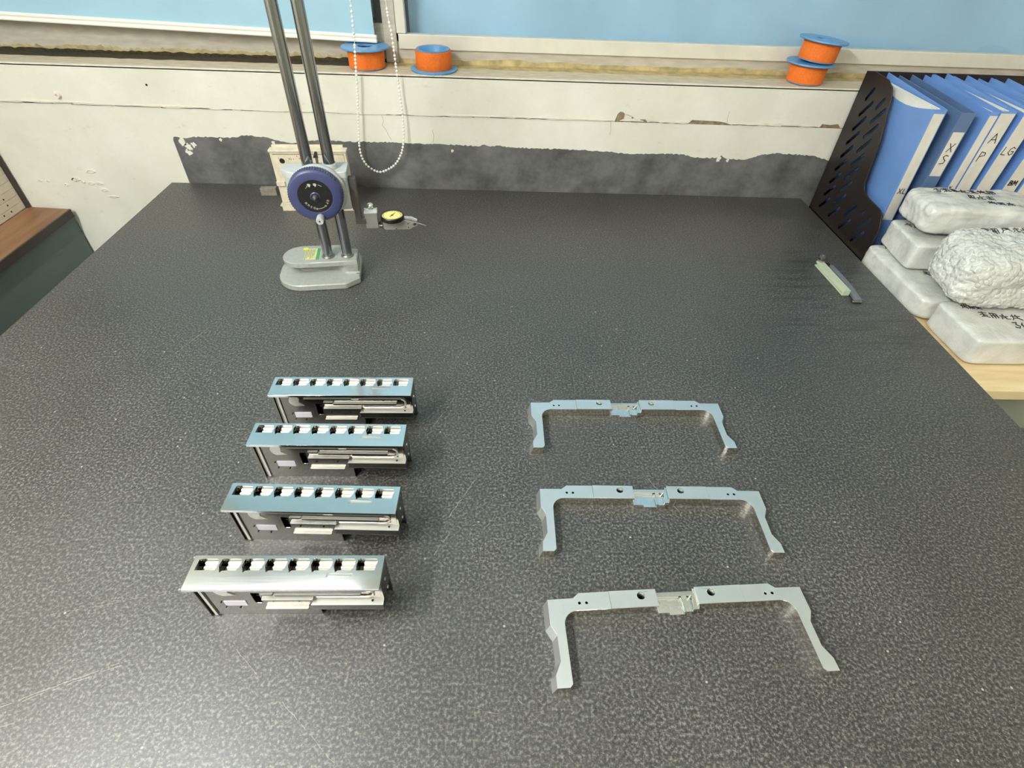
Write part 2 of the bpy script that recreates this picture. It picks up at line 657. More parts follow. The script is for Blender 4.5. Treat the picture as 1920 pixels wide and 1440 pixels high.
def circle(cx, cy, r, n=20):
    return [(cx + r * math.cos(2 * PI * i / n), cy + r * math.sin(2 * PI * i / n)) for i in range(n)]


def arc(cx, cy, r, a0, a1, n=8):
    return [(cx + r * math.cos(R(a0 + (a1 - a0) * i / n)), cy + r * math.sin(R(a0 + (a1 - a0) * i / n))) for i in range(n + 1)]


def rrect(x0, x1, y0, y1, r, n=4):
    return (arc(x1 - r, y1 - r, r, 0, 90, n) + arc(x0 + r, y1 - r, r, 90, 180, n)
            + arc(x0 + r, y0 + r, r, 180, 270, n) + arc(x1 - r, y0 + r, r, 270, 360, n))


def slot(x0, y0, x1, y1, w, n=5):
    a = math.degrees(math.atan2(y1 - y0, x1 - x0))
    return arc(x1, y1, w / 2, a - 90, a + 90, n) + arc(x0, y0, w / 2, a + 90, a + 270, n)


def basis(o, ex, ey, ez):
    ex, ey, ez, o = Vector(ex), Vector(ey), Vector(ez), Vector(o)
    return Matrix(((ex.x, ey.x, ez.x, o.x), (ex.y, ey.y, ez.y, o.y), (ex.z, ey.z, ez.z, o.z), (0, 0, 0, 1)))


def tag(o, label, cat, group=None, kind=None):
    if label:
        o['label'] = label
    if cat:
        o['category'] = cat
    if group:
        o['group'] = group
    if kind:
        o['kind'] = kind
    return o


def thing(name, label, cat, loc=(0, 0, 0), rz=0.0, group=None):
    o = bpy.data.objects.new(name, None)
    o.empty_display_size = 0.02
    COL.objects.link(o)
    o.location = loc
    o.rotation_euler = (0, 0, rz)
    return tag(o, label, cat, group)


def structure(o):
    o['kind'] = 'structure'
    return o


def copy_tree(o, parent=None):
    c = o.copy()
    COL.objects.link(c)
    c.parent = parent
    for ch in list(o.children):
        copy_tree(ch, c)
    return c


def ribbon(mb, pts, w, T):
    """flat stroke of width w along pts (2D) in the plane of T, a hair thick"""
    for i in range(len(pts) - 1):
        a, b = Vector(pts[i]), Vector(pts[i + 1])
        d = b - a
        if d.length < 1e-9:
            continue
        d.normalize()
        n = Vector((-d.y, d.x)) * w / 2
        a2, b2 = a - d * w * 0.35, b + d * w * 0.35
        q = [a2 - n, b2 - n, b2 + n, a2 + n]
        mb.add([(p.x, p.y, 0.0) for p in q] + [(p.x, p.y, 0.00025) for p in q],
               [(3, 2, 1, 0), (4, 5, 6, 7), (0, 1, 5, 4), (1, 2, 6, 5), (2, 3, 7, 6), (3, 0, 4, 7)], T)


GLYPH = {
    'A': [[(0, 0), (.45, 1), (.8, 0)], [(.15, .35), (.7, .38)]],
    'B': [[(0, 0), (.05, 1), (.55, .9), (.6, .65), (.05, .52), (.65, .4), (.6, .08), (0, 0)]],
    'D': [[(0, 0), (0, 1), (.45, .9), (.6, .5), (.45, .1), (0, 0)]],
    'G': [[(.7, .85), (.4, 1), (.1, .75), (.05, .3), (.35, 0), (.65, .15), (.68, .48), (.35, .46)]],
    'L': [[(.15, 1), (0, .05), (.55, 0)]],
    'M': [[(0, 0), (.1, 1), (.4, .35), (.7, 1), (.8, 0)]],
    'N': [[(0, 0), (0, 1), (.6, 0), (.6, 1)]],
    'O': [[(.3, 0), (.05, .3), (.05, .7), (.3, 1), (.55, .7), (.55, .3), (.3, 0)]],
    'P': [[(.05, 0), (.1, 1), (.55, .9), (.6, .65), (.1, .5)]],
    'S': [[(.65, .9), (.35, 1), (.1, .8), (.3, .55), (.55, .35), (.45, .05), (0, 0)]],
    'U': [[(0, 1), (0, .3), (.28, 0), (.55, .3), (.55, 1)]],
    'W': [[(0, 1), (.18, 0), (.4, .7), (.62, 0), (.8, 1)]],
    'X': [[(0, 0), (.7, 1)], [(.05, 1), (.65, 0)]],
    '3': [[(.05, .9), (.5, 1), (.3, .6), (.6, .35), (.4, 0), (0, .1)]],
    'ren_niu': [[(.25, 1), (0, .55)], [(.13, .75), (.13, 0)], [(.5, .95), (.38, .6)], [(.42, .72), (.95, .75)],
                [(.3, .42), (1, .45)], [(.68, 1), (.68, 0)]],
    'scrawl1': [[(0, .8), (.9, .85)], [(.45, 1), (.4, .1)], [(.05, .45), (.4, .55), (.9, .4)], [(.1, .05), (.4, .3), (.95, 0)]],
    'scrawl2': [[(.1, 1), (.1, 0)], [(.1, .9), (.8, .9), (.75, .1)], [(.1, .5), (.75, .5)], [(.45, 1), (.45, 0)]],
    'scrawl3': [[(0, .7), (1, .7)], [(.3, 1), (.2, .3), (0, 0)], [(.6, 1), (.65, .4), (1, 0)], [(.2, .35), (.8, .35)]],
    'scrawl4': [[(.5, 1), (.5, .6)], [(.05, .6), (.95, .6)], [(.3, .6), (.1, 0)], [(.65, .6), (.6, .1), (1, .1)], [(.3, .3), (.7, .3)]],
}


def write(mb, text, T, h, w, gap=0.25):
    x = 0.0
    for ch in text:
        g = GLYPH.get(ch)
        if not g:
            x += h * .5
            continue
        wd = max(p[0] for s in g for p in s)
        for s in g:
            ribbon(mb, [(x + p[0] * h, p[1] * h) for p in s], w, T)
        x += (wd + gap) * h


# ------------------------------------------------------------------ room shell
WY = 1.414                      # face of the window wall below the sill
LX = -1.28                      # left wall
RX, RY = 2.3, -3.6
FZ = -0.85
mb = MB().box(LX - .1, RX + .1, RY - .1, WY + .35, FZ - .1, FZ)
structure(mb.build('floor', 'floor'))
mb = MB().box(LX - .1, RX + .1, RY - .1, WY + .35, CEIL, CEIL + .1)
structure(mb.build('ceiling', 'ceiling'))
mb = MB().box(RX, RX + .1, RY, WY + .35, FZ, CEIL)
structure(mb.build('wall_right', 'plain_wall'))
mb = MB().box(LX - .1, RX + .1, RY - .1, RY, FZ, CEIL)
structure(mb.build('wall_behind', 'plain_wall'))

# window wall: lower masonry, window opening above the sill, lintel over it
wall = bpy.data.objects.new('wall_back', None)
COL.objects.link(wall)
structure(wall)
mb = MB()
mb.box(LX - .1, RX + .1, WY, WY + .35, FZ, .268)
mb.box(LX - .1, RX + .1, WY, WY + .35, 2.50, CEIL)
mb.box(RX - .25, RX + .1, WY, WY + .35, .268, 2.50)
mb.build('wall_face', 'wall', wall)
# proud plaster band under the sill, with a ragged chipped lower edge
rnd = random.Random(3)
edge = []
x = LX
CHIPS = [(0.2880, .0000), (0.2930, .0170), (0.2985, .0225), (0.3050, .0215), (0.3120, .0170), (0.3230, .0150), (0.3330, .0100), (0.3420, .0045), (0.3560, .0062),
         (0.3640, .0060), (0.3700, .0000), (0.4720, .0000), (0.4800, .0085), (0.4900, .0080), (0.5500, .0065), (0.5620, .0050), (0.5800, .0000),
         (0.8060, .0000), (0.8100, .0080), (0.8300, .0060), (0.8500, .0090), (0.8600, .0000)]
cx = [c[0] for c in CHIPS]
xs = []
while x < RX:
    xs.append((x, rnd.uniform(-.0013, .0013) + (0.003 if rnd.random() < .1 else 0)))
    x += rnd.uniform(.008, .03)
xs = [p for p in xs if not any(a <= p[0] <= b for a, b in ((.287, .371), (.471, .581), (.805, .861)))] + CHIPS
xs.sort()


def band_z(xx):
    return .1835 + .0042 * max(0, (-xx - .7)) / .5
loop = [(p[0], band_z(p[0]) + p[1]) for p in xs] + [(RX, .2695), (LX, .2695)]
TW = basis((0, WY, 0), (1, 0, 0), (0, 0, 1), (0, -1, 0))     # x right, y up, z out of the wall
mb = MB().prism([loop], 0.0, .0045, TW)
mb.build('plaster_band', 'wall', wall)
# bare brown masonry showing in the chips and a dark line of shadow gap behind the band's lip
mb = MB()
for a, b, c in ((.2885, .310, .024), (.330, .371, .011), (.470, .582, .010), (.804, .862, .010)):
    mb.box(a, b, WY - .0020, WY + .01, .1815, .184 + c)
mb.build('broken_patch', 'concrete', wall)
# white scar of torn paint along the joint
mb = MB()
for a, b, h in ((-1.19, -.97, .006), (-.90, -.70, .004), (-.16, .28, .005), (.30, .36, .010), (.40, .47, .004), (.58, .80, .005)):
    n = 14
    lo = [(a + (b - a) * i / n, band_z(a) + .0015) for i in range(n + 1)]
    up = [(a + (b - a) * i / n, band_z(a) + .002 + h * (.4 + .6 * rnd.random()) * math.sin(PI * (i + .5) / (n + 1))) for i in range(n, -1, -1)]
    mb.prism([lo + up], .0045, .0056, TW)
mb.build('torn_paint_edge', 'chip', wall)
# shadow line under the band's lip painted as a dark strip, with joint dirt
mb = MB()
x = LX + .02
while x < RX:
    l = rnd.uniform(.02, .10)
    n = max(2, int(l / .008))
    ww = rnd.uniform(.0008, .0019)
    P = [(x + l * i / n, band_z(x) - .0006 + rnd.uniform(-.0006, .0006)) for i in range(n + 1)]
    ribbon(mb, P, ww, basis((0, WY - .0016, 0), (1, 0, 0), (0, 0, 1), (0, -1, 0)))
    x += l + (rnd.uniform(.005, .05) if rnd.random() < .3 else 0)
mb.build('joint_shadow_dirt', 'grime_and_shade', wall)['kind'] = 'stuff'
# hairline cracks
for pts in ([(-.287, .181), (-.284, .168), (-.289, .158), (-.281, .147), (-.276, .133), (-.270, .122)],
            [(-.165, .150), (-.163, .135), (-.166, .118)], [(.568, .214), (.567, .198), (.569, .189)], [(.279, .182), (.282, .160), (.281, .150)]):
    mb = MB()
    ribbon(mb, pts, .0006, basis((0, WY - (.0045 if pts[0][1] > .185 else .0015), 0), (1, 0, 0), (0, 0, 1), (0, -1, 0)))
    mb.build('hairline_crack', 'concrete', wall)
# dented, flaking paint low on the left
for (x, z, w, h) in ((-1.113, .0, .026, .009), (-1.208, -.006, .014, .006), (-1.187, -.006, .011, .006), (-1.146, -.016, .012, .007), (-1.118, -.002, .014, .010),
                     (-1.098, -.007, .010, .006), (-1.078, -.010, .018, .008), (-1.056, -.010, .016, .007), (-1.052, -.028, .022, .008), (-1.036, -.045, .03, .006),
                     (-1.064, .022, .028, .009)):
    x += .0
    mb = MB()
    n = 9
    lo, hi = [], []
    for i in range(n + 1):
        t = i / n
        lo.append((x + w * (t - .5), z - h * .35 * math.sin(PI * t)))
        hi.append((x + w * (t - .5), z + h * .65 * math.sin(PI * t)))
    out = lo + hi[1:-1][::-1]
    inn = [(x + (p[0] - x) * .72, z + (p[1] - z) * .6 - h * .1) for p in out]
    mb.prism([out, inn], 0, .0022, TW, bottom=out)
    mb.build('paint_dent', 'wall', wall)
# small wall plug and a nail hole
mb = MB().lathe([(0, .001), (.0022, .001), (.003, .006), (.0065, .006), (.0075, .003), (.0085, 0)], 20, basis((-1.047, WY - .0045, .2055), (1, 0, 0), (0, 0, 1), (0, -1, 0)))
mb.build('wall_plug', 'chip', wall, smooth=40)
mb = MB().cyl(.0026, 0, .0006, 14, basis((-.829, WY - .0045, .233), (1, 0, 0), (0, 0, 1), (0, -1, 0)))
mb.build('nail_hole', 'hole', wall)
# grey stone upstand behind the plate, ragged paint over its top
mb = MB().box(-.8185, RX, WY - .0008, WY + .01, -.03, .127)
mb.build('stone_upstand', 'slab', wall)
prof = [(-.8195, .104), (-.8145, .1153), (-.7885, .1135), (-.7676, .1165), (-.72, .118), (-.69, .1165), (-.66, .1185), (-.640, .1235), (-.622, .1245), (-.6068, .1215), (-.585, .121), (-.56, .114), (-.53, .109),
        (-.5036, .1095), (-.47, .1165), (-.43, .1175), (-.3837, .1160), (-.30, .1172), (-.2359, .1165), (-.14, .116), (-.0467, .1135), (-.035, .118), (-.025, .1145), (.0, .1165), (.012, .114), (.0898, .1118), (.17, .1122),
        (.2826, .1093), (.33, .105), (.3669, .1055), (.40, .107), (.4775, .1075), (.50, .102), (.53, .0995), (.5771, .1015), (.5800, .108), (.59, .1015), (.62, .098), (.6482, .099), (.68, .110), (.7128, .1165), (.76, .1155),
        (.8271, .1125), (.8500, .106), (.8733, .1010), (1.1, .105), (RX, .105)]
fine = []
for i in range(len(prof) - 1):
    (x0, z0), (x1, z1) = prof[i], prof[i + 1]
    k = max(1, int((x1 - x0) / .0045))
    for j in range(k):
        t = j / k
        fine.append((x0 + (x1 - x0) * t, z0 + (z1 - z0) * t + (rnd.uniform(-.0016, .0016) if 0 < j else 0)))
fine.append(prof[-1])
loop = fine + [(RX, .1836), (-.8195, .1836)]
mb = MB().prism([loop], 0.0, .0016, TW)
mb.build('plaster_over_upstand', 'wall', wall)
# paint smears on the upstand
for k, (x, z, s) in enumerate(((-.796, .105, 1.0), (-.786, .092, .9), (-.790, .078, .8), (-.772, .098, .7), (-.50, .107, .5), (-.57, .108, .45),
                               (.575, .098, .7), (.60, .096, .5), (-.118, .100, .35), (-.70, .112, .4))):
    n = 16
    pts = []
    for i in range(n):
        a = 2 * PI * i / n
        rr = .011 * s * (1 + .7 * noise.noise(Vector((math.cos(a) * 1.7 + k * 5, math.sin(a) * 1.7, k))))
        pts.append((x + rr * math.cos(a) * .8, z + rr * math.sin(a) * .9))
    MB().prism([pts], .0008, .0014, TW).build('paint_smear', 'wall', wall)

# left wall with its cream boards above the bench and the dark corner strip
lw = bpy.data.objects.new('wall_left', None)
COL.objects.link(lw)
structure(lw)
MB().box(LX - .1, LX, RY, WY + .35, FZ, CEIL).build('wall_face', 'plain_wall', lw)
first = None
for i in range(14):
    z0 = -.0755 + .0185 * i
    if first is None:
        first = MB().box(LX, LX + .004, -.2, 1.400, 0, .0178).build('board', 'board', lw)
        first.location.z = z0
    else:
        b = first.copy()
        COL.objects.link(b)
        b.location.z = z0
for y, z in ((1.351, -.032), (1.352, -.048), (1.352, -.065), (1.325, -.064), (1.27, -.05), (1.20, -.05)):
    MB().cyl(.0022, 0, .0006, 12, basis((LX + .004, y, z), (0, 1, 0), (0, 0, 1), (1, 0, 0))).build('nail_hole', 'hole', lw)
structure(MB().box(LX, LX + .011, 1.401, WY - .005, -.077, 2.6).build('trim_1', 'wood_edge'))

# ------------------------------------------------------------------ sill and window
sill = bpy.data.objects.new('trim_2', None)
COL.objects.link(sill)
structure(sill)
MB().box(LX, RX, WY - .0045, 1.60, .2665, .2702).build('sill_board', 'sill_top', sill)
MB().box(LX, RX, WY - .0052, WY + .004, .2690, .2708).build('sill_edge', 'chip', sill)
mb = MB()
x = -.285
up, lo = [], []
while x < RX - .02:
    lo.append((x, 1.486 + rnd.uniform(-.004, .004)))
    up.append((x, 1.5265))
    x += .02
mb.prism([lo + up[::-1]], .2702, .2708)
mb.build('sealant_strip', 'sealant', sill)
mb = MB()
x = LX + .01
up, lo = [], []
while x < -.29:
    lo.append((x, 1.482 + rnd.uniform(-.003, .003)))
    up.append((x, 1.5265))
    x += .02
mb.prism([lo + up[::-1]], .2702, .2708)
mb.build('grimy_strip', 'grime_and_shade', sill)

win = bpy.data.objects.new('window_1', None)
COL.objects.link(win)
structure(win)
# fixed lower rail with ragged sealant at its foot
MB().box(LX, -.250, 1.528, 1.60, .2702, .352).build('lower_rail', 'frame_rail', win)
MB().box(-.250, RX, 1.528, 1.60, .2702, .316).build('lower_rail', 'frame_rail', win)
mb = MB()
x = LX
lo, up = [], []
while x < RX:
    lo.append((x, .2708))
    h = .004 + .010 * abs(noise.noise(Vector((x * 9, 1.3, 0)))) + (.006 if x < -.3 else 0) * rnd.random()
    up.append((x, .2745 + h))
    x += .007
mb.prism([lo + up[::-1]], 0, .0015, basis((0, 1.528, 0), (1, 0, 0), (0, 0, 1), (0, -1, 0)))
mb.build('foot_sealant', 'sealant', win)
mb = MB()
x = LX
lo, up = [], []
while x < -.25:
    lo.append((x, .2708))
    up.append((x, .2755 + .0035 * rnd.random()))
    x += .009
mb.prism([lo + up[::-1]], 0, .0022, basis((0, 1.528, 0), (1, 0, 0), (0, 0, 1), (0, -1, 0)))
mb.build('foot_grime', 'grime_and_shade', win)
# mullion between the two lights
MB().box(-.281, -.250, 1.5215, 1.60, .2712, 2.50).build('mullion', 'frame_rail', win, bevel=.002)
MB().box(-.300, -.281, 1.535, 1.60, .352, 2.50).build('rubber_seal', 'dark_gap', win)
# sliding sash on the right: rail, stile, cloth hung behind its pane
sash = MB()
sash.box(-.246, RX - .03, 1.522, 1.5275, .3015, .3325)
sash.box(-.246, RX - .03, 1.5275, 1.546, .3162, .3325)
sash.build('sash_rail', 'frame', win, bevel=.0015)
MB().box(-.2495, -.2270, 1.5225, 1.546, .3335, 2.465).build('sash_stile', 'frame', win, bevel=.0015)
MB().box(-.2270, RX - .03, 1.532, 1.535, .3325, 2.465).build('pane', 'glass', win)
MB().box(LX, RX, 1.5215, 1.60, 2.465, 2.50).build('head_rail', 'frame_rail', win)
# left light: dark pane behind the roller blind
MB().box(LX, -.300, 1.560, 1.566, .352, 2.465).build('pane', 'glass', win)


def sheet(name, mat, x0, x1, z0, z1, y, amp, nx, nz, thick, seed, parent=None, fold=0.0):
    vs, fs = [], []
    for j in range(nz + 1):
        for i in range(nx + 1):
            xx = x0 + (x1 - x0) * i / nx
            zz = z0 + (z1 - z0) * j / nz
            w = noise.noise(Vector((xx * 3.2 + zz * 2.4, zz * .8 - xx * 1.4, seed))) + .45 * noise.noise(Vector((xx * 8 + zz * 5, zz * 2.2 - xx * 2, seed + 9)))
            w += fold * (1 - abs(noise.noise(Vector((xx * 2.6 + zz * 2.2, xx * .7, seed + 21)))) * 3)
            vs.append((xx, y + amp * w, zz))
    n = len(vs)
    vs += [(a, b + thick, c) for a, b, c in vs]
    for j in range(nz):
        for i in range(nx):
            a = j * (nx + 1) + i
            q = (a, a + 1, a + nx + 2, a + nx + 1)
            fs.append(q)
            fs.append(tuple(n + k for k in reversed(q)))
    m_ = MB()
    m_.add(vs, fs)
    return m_.build(name, mat, parent, smooth=80)


tag(sheet('blue_curtain', 'cloth', -.2265, RX - .04, .3175, 2.46, 1.585, .020, 160, 110, .001, 4.0, None, .5),
    'creased blue cloth hung behind the right window pane', 'curtain')

# roller blind on the left
bl = thing('roller_blind', 'pale blue roller blind with white bottom bar over the left window', 'blind', (0, 1.497, 0))
tilt = math.atan2(.317 - .338, -.296 + 1.154)
Tb = basis((-1.15, 0, .3385), (math.cos(tilt), 0, math.sin(tilt)), (0, 1, 0), (-math.sin(tilt), 0, math.cos(tilt)))
mb = MB()
mb.prism([rrect(-.007, .007, .000, .0065, .002, 3)], -.12, .857, basis((-1.15, 0, .3385), (0, 1, 0), (-math.sin(tilt), 0, math.cos(tilt)), (math.cos(tilt), 0, math.sin(tilt))))
mb.prism([rrect(-.0055, .0055, .0090, .0165, .002, 3)], -.12, .857, basis((-1.15, 0, .3385), (0, 1, 0), (-math.sin(tilt), 0, math.cos(tilt)), (math.cos(tilt), 0, math.sin(tilt))))
mb.prism([rrect(-.0035, .0035, .0060, .0095, .001, 2)], -.12, .856, basis((-1.15, 0, .3385), (0, 1, 0), (-math.sin(tilt), 0, math.cos(tilt)), (math.cos(tilt), 0, math.sin(tilt))))
mb.build('bottom_bar', 'blind_bar', bl, smooth=40)
fab = sheet('fabric', 'blind', -1.27, -.297, .0, 1.60, 0, .003, 60, 60, .0008, 1.0, bl)
for v in fab.data.vertices:
    t = v.co.z / 1.6
    base = .350 + (-.296 - v.co.x) * math.tan(-tilt) - .0205
    v.co.z = base + (2.42 - base) * t
mb = MB().cyl(.024, LX + .012, -.29, 24, basis((0, .004, 2.42), (0, 1, 0), (0, 0, 1), (1, 0, 0)))
mb.build('roller', 'blind_bar', bl, smooth=40)

# bead chain of the blind
ch = thing('bead_chain', 'white beaded blind chain hanging in a loop against the wall', 'chain', (0, 0, 0))
left = [(-0.3145, 1.48, 2.38), (-0.318, 1.44, 0.8), (-0.3189, 1.3915, 0.4137), (-0.3286, 1.3895, 0.2799), (-0.3375, 1.391, 0.2042), (-0.3439, 1.391, 0.1557), (-0.3484, 1.391, 0.1048), (-0.3429, 1.391, 0.0758), (-0.3285, 1.391, 0.0586), (-0.3065, 1.391, 0.0495), (-0.2807, 1.391, 0.0585), (-0.258, 1.391, 0.0768), (-0.2418, 1.391, 0.1076), (-0.2344, 1.391, 0.1463), (-0.2329, 1.391, 0.1953), (-0.2343, 1.391, 0.2303), (-0.2358, 1.3895, 0.2828), (-0.2388, 1.3915, 0.3586), (-0.2453, 1.3974, 0.4161), (-0.27, 1.44, 0.8), (-0.3, 1.48, 2.38)]


def catmull(P, n=24):
    P = [Vector(p) for p in P]
    out = []
    for i in range(len(P) - 1):
        p0, p1, p2, p3 = P[max(i - 1, 0)], P[i], P[i + 1], P[min(i + 2, len(P) - 1)]
        for k in range(n):
            t = k / n
            out.append(.5 * ((2 * p1) + (p2 - p0) * t + (2 * p0 - 5 * p1 + 4 * p2 - p3) * t * t + (3 * p1 - p0 - 3 * p2 + p3) * t ** 3))
    out.append(P[-1])
    return out


cp = catmull(left)
MB().tube(cp[::3], .0007, 6).build('cord', 'chain', ch, smooth=60)
mb = MB()
acc, step = 0.0, .0080
ball = [(0, -.0032), (.0023, -.0022), (.0032, 0), (.0023, .0022), (0, .0032)]
for i in range(1, len(cp)):
    acc += (cp[i] - cp[i - 1]).length
    while acc >= step:
        acc -= step
        mb.lathe(ball, 8, Matrix.Translation(cp[i]))
bd = mb.build('beads', 'chain', ch, smooth=80)
bd['kind'] = 'stuff'

# ------------------------------------------------------------------ ceiling lamps
for i, (lx, ly, lz, ln, turn, trad, w) in enumerate(LAMPS):
    where = ['over the left of the plate', 'by the window', 'behind the viewer', 'at the back left of the room', 'over the right table'][i]
    mt, nt, b = new_mat('lit_tube')
    b.inputs['Base Color'].default_value = (0.9, 0.9, 0.9, 1)
    b.inputs['Emission Color'].default_value = LAMP_COL
    b.inputs['Emission Strength'].default_value = w
    M['lit_tube_%d' % i] = mt
    la = thing('tube_lamp', 'white hanging tube lamp ' + where, 'lamp', (lx, ly, lz + .148), R(turn), 'hanging tube lamps')
    MB().box(-ln / 2 - .02, ln / 2 + .02, -.022, .022, -.115, -.085).build('housing', 'lamp_white', la, bevel=.004)
    for sx in (-1, 1):
        MB().box(sx * (ln / 2 + .006) - .008, sx * (ln / 2 + .006) + .008, -.018, .018, -.17, -.115).build('tube_holder', 'lamp_white', la)
        MB().tube([(sx * ln * .35, 0, -.085), (sx * ln * .35, 0, CEIL - lz - .148)], .003, 8).build('hanger', 'lamp_white', la)
    MB().cyl(trad, -ln / 2, ln / 2, 16, basis((0, 0, -.148), (0, 1, 0), (0, 0, 1), (1, 0, 0))).build('tube', 'lit_tube_%d' % i, la, smooth=60)

# ------------------------------------------------------------------ surface plate
PX0, PX1, PY0, PY1 = -.8635, .8335, -.12, 1.4105
pl = thing('surface_plate', 'large dark speckled granite surface plate filling the foreground', 'surface plate', (0, 0, 0))
MB().box(PX0, PX1, PY0, PY1, -.18, 0).build('granite_slab', 'granite', pl, bevel=.0015)
rs = random.Random(11)
SCR = MB()


def scratch(pts, w, broken=.25, jit=.0008):
    mb = SCR
    P = []
    for i in range(len(pts) - 1):
        a, b = Vector(pts[i]), Vector(pts[i + 1])
        k = max(2, int((b - a).length / .006))
        for j in range(k):
            P.append(a.lerp(b, j / k) + Vector((rs.uniform(-jit, jit), rs.uniform(-jit, jit))))
    for i in range(len(P) - 1):
        if rs.random() > broken:
            ribbon(mb, [P[i], P[i + 1]], w * rs.uniform(.5, 1.1), Matrix.Translation((0, 0, -.00018)))


for pts, w, br in (([(-.53, .150), (-.38, .215)], .0011, .25), ([(-.60, .118), (-.45, .160)], .0010, .3), ([(-.46, .178), (-.375, .213)], .0008, .3), ([(-.62, .142), (-.50, .172)], .0008, .45),
                   ([(-.44, .275), (-.33, .292)], .0006, .35), ([(-.49, .262), (-.40, .280)], .0006, .4), ([(-.36, .118), (-.345, .132)], .0010, .3),
                   ([(-.27, .225), (-.13, .113)], .0006, .45), ([(.215, .455), (.250, .395)], .0008, .2), ([(-.02, .46), (-.06, .385)], .0010, .25),
                   ([(-.055, .365), (-.075, .33)], .0010, .3), ([(-.10, .53), (-.06, .62)], .0007, .5), ([(-.30, .76), (-.15, .80)], .0006, .6),
                   ([(.30, .83), (.42, .80)], .0006, .55), ([(-.55, .70), (-.50, .83)], .0007, .5), ([(-.10, .90), (.02, .93)], .0006, .5),
                   ([(-.26, .60), (-.10, .645)], .0005, .5), ([(-.02, .17), (.10, .145)], .0006, .6), ([(.0, .205), (.05, .155)], .0006, .5), ([(.42, .60), (.50, .66)], .0006, .6)):
    scratch(pts, w * .8, br)
SCR.build('scratches', 'scratch', pl)['kind'] = 'stuff'
st = thing('plate_stand', 'grey steel stand carrying the granite plate', 'stand', (0, 0, FZ))
for sx in (PX0 + .12, PX1 - .2):
    for sy in (PY0 + .12, PY1 - .22):
        MB().box(sx, sx + .08, sy, sy + .08, 0, .589).build('leg', 'stand', st)
for sy in (PY0 + .12, PY1 - .22):
    MB().box(PX0 + .1, PX1 - .1, sy + .01, sy + .07, .589, -.18 - FZ).build('beam', 'stand', st)

# ------------------------------------------------------------------ bench on the left
be = thing('side_bench', 'brown wood topped bench with grey green front against the left wall', 'bench', (LX, 0, 0))
MB().prism([[(.0045, -1.0), (.118, -1.0), (.118, 1.4), (.0045, 1.408)]], -.095, -.0770).build('top', 'wood_dark', be)
MB().prism([[(.1182, -1.0), (.123, -1.0), (.123, 1.398), (.1182, 1.4)]], -.097, -.0765).build('edge_band', 'wood_edge', be)
MB().box(.01, .108, -.98, 1.407, FZ + .08, -.0951).build('body', 'green_panel', be)
MB().box(.108, .112, -.97, 1.406, FZ + .10, -.0975).build('front_panel', 'green_panel', be)
MB().box(.01, .09, -.96, 1.39, FZ, FZ + .08).build('plinth', 'wood_edge', be)

# ------------------------------------------------------------------ table on the right
TZ = -.02
tb = thing('side_table', 'pale birch topped side table with grey steel frame beside the plate', 'table', (0, 0, 0))
MB().box(.838, 1.95, .668, 1.400, TZ - .022, TZ).build('top', 'wood_light', tb, bevel=.001)
MB().box(.840, 1.94, .6665, .668, TZ - .0215, TZ - .002).build('edge_band', 'wood_light', tb)
MB().box(.86, 1.93, .690, .705, TZ - .12, TZ - .0221).build('apron', 'table_frame', tb)
MB().box(.86, .875, .705, 1.38, TZ - .12, TZ - .0221).build('apron', 'table_frame', tb)
for sx in (.86, 1.88):
    for sy in (.705, 1.34):
        MB().box(sx + .016, sx + .056, sy, sy + .04, FZ, TZ - .0221).build('leg', 'table_frame', tb)
MB().box(.876, 1.92, .72, 1.36, FZ + .18, FZ + .20).build('lower_shelf', 'table_frame', tb)

# ------------------------------------------------------------------ height gauge
HG = thing('height_gauge', 'grey double column height gauge with navy handwheel', 'height gauge', (-.3205, .9693, 0), R(8))
# base: foot flange, waist and deck as stacked outlines
foot = (arc(-.070, -.0035, .050, 180, 270, 10) + [(.0137, -.0535), (.0400, -.0330), (.0400, .056), (.0137, .0735)] + arc(-.070, .0235, .050, 90, 180, 10))
waist = (arc(-.066, .0115, .0170, 90, 270, 12) + [(-.004, -.0055), (.008, -.0190), (.0150, -.0222), (.0385, -.0232), (.0385, .030), (.010, .0285)])
deck = (arc(-.0735, .0115, .0350, 90, 270, 14) + [(.0385, -.0235), (.0385, .0262), (.0190, .0270), (.0000, .0465)])
waist_low = (arc(-.068, .0115, .0380, 90, 270, 12) + [(-.004, -.0265), (.010, -.0310), (.018, -.0345), (.0392, -.0275), (.0392, .045), (.010, .0495)])


def ring_stack(rings, name, mat, parent, n=72, smooth=35):
    """loft closed outlines resampled to n points by angle from the centre"""
    def sample(loop):
        L = loop
        c = Vector((-.022, .0115))
        out = []
        for k in range(n):
            a = 2 * PI * k / n
            d = Vector((math.cos(a), math.sin(a)))
            best = None
            for i in range(len(L)):
                p, q = Vector(L[i]), Vector(L[(i + 1) % len(L)])
                e = q - p
                den = d.x * e.y - d.y * e.x
                if abs(den) < 1e-12:
                    continue
                w = p - c
                t = (w.x * e.y - w.y * e.x) / den
                s = (w.x * d.y - w.y * d.x) / den
                if t > 0 and -1e-6 <= s <= 1 + 1e-6 and (best is None or t > best):
                    best = t
            out.append(c + d * (best or .01))
        return out
    vs, fs = [], []
    for loop, z, grow in rings:
        s = sample(loop)
        c = Vector((-.022, .0115))
        for p in s:
            d = (p - c)
            q = p + d.normalized() * grow
            vs.append((q.x, q.y, z))
    m = len(rings)
    for j in range(m - 1):
        for k in range(n):
            k2 = (k + 1) % n
            fs.append((j * n + k, j * n + k2, (j + 1) * n + k2, (j + 1) * n + k))
    fs.append(tuple(range(n))[::-1])
    fs.append(tuple((m - 1) * n + k for k in range(n)))
    mb = MB()
    mb.add(vs, fs)
    return mb.build(name, mat, parent, smooth=smooth)


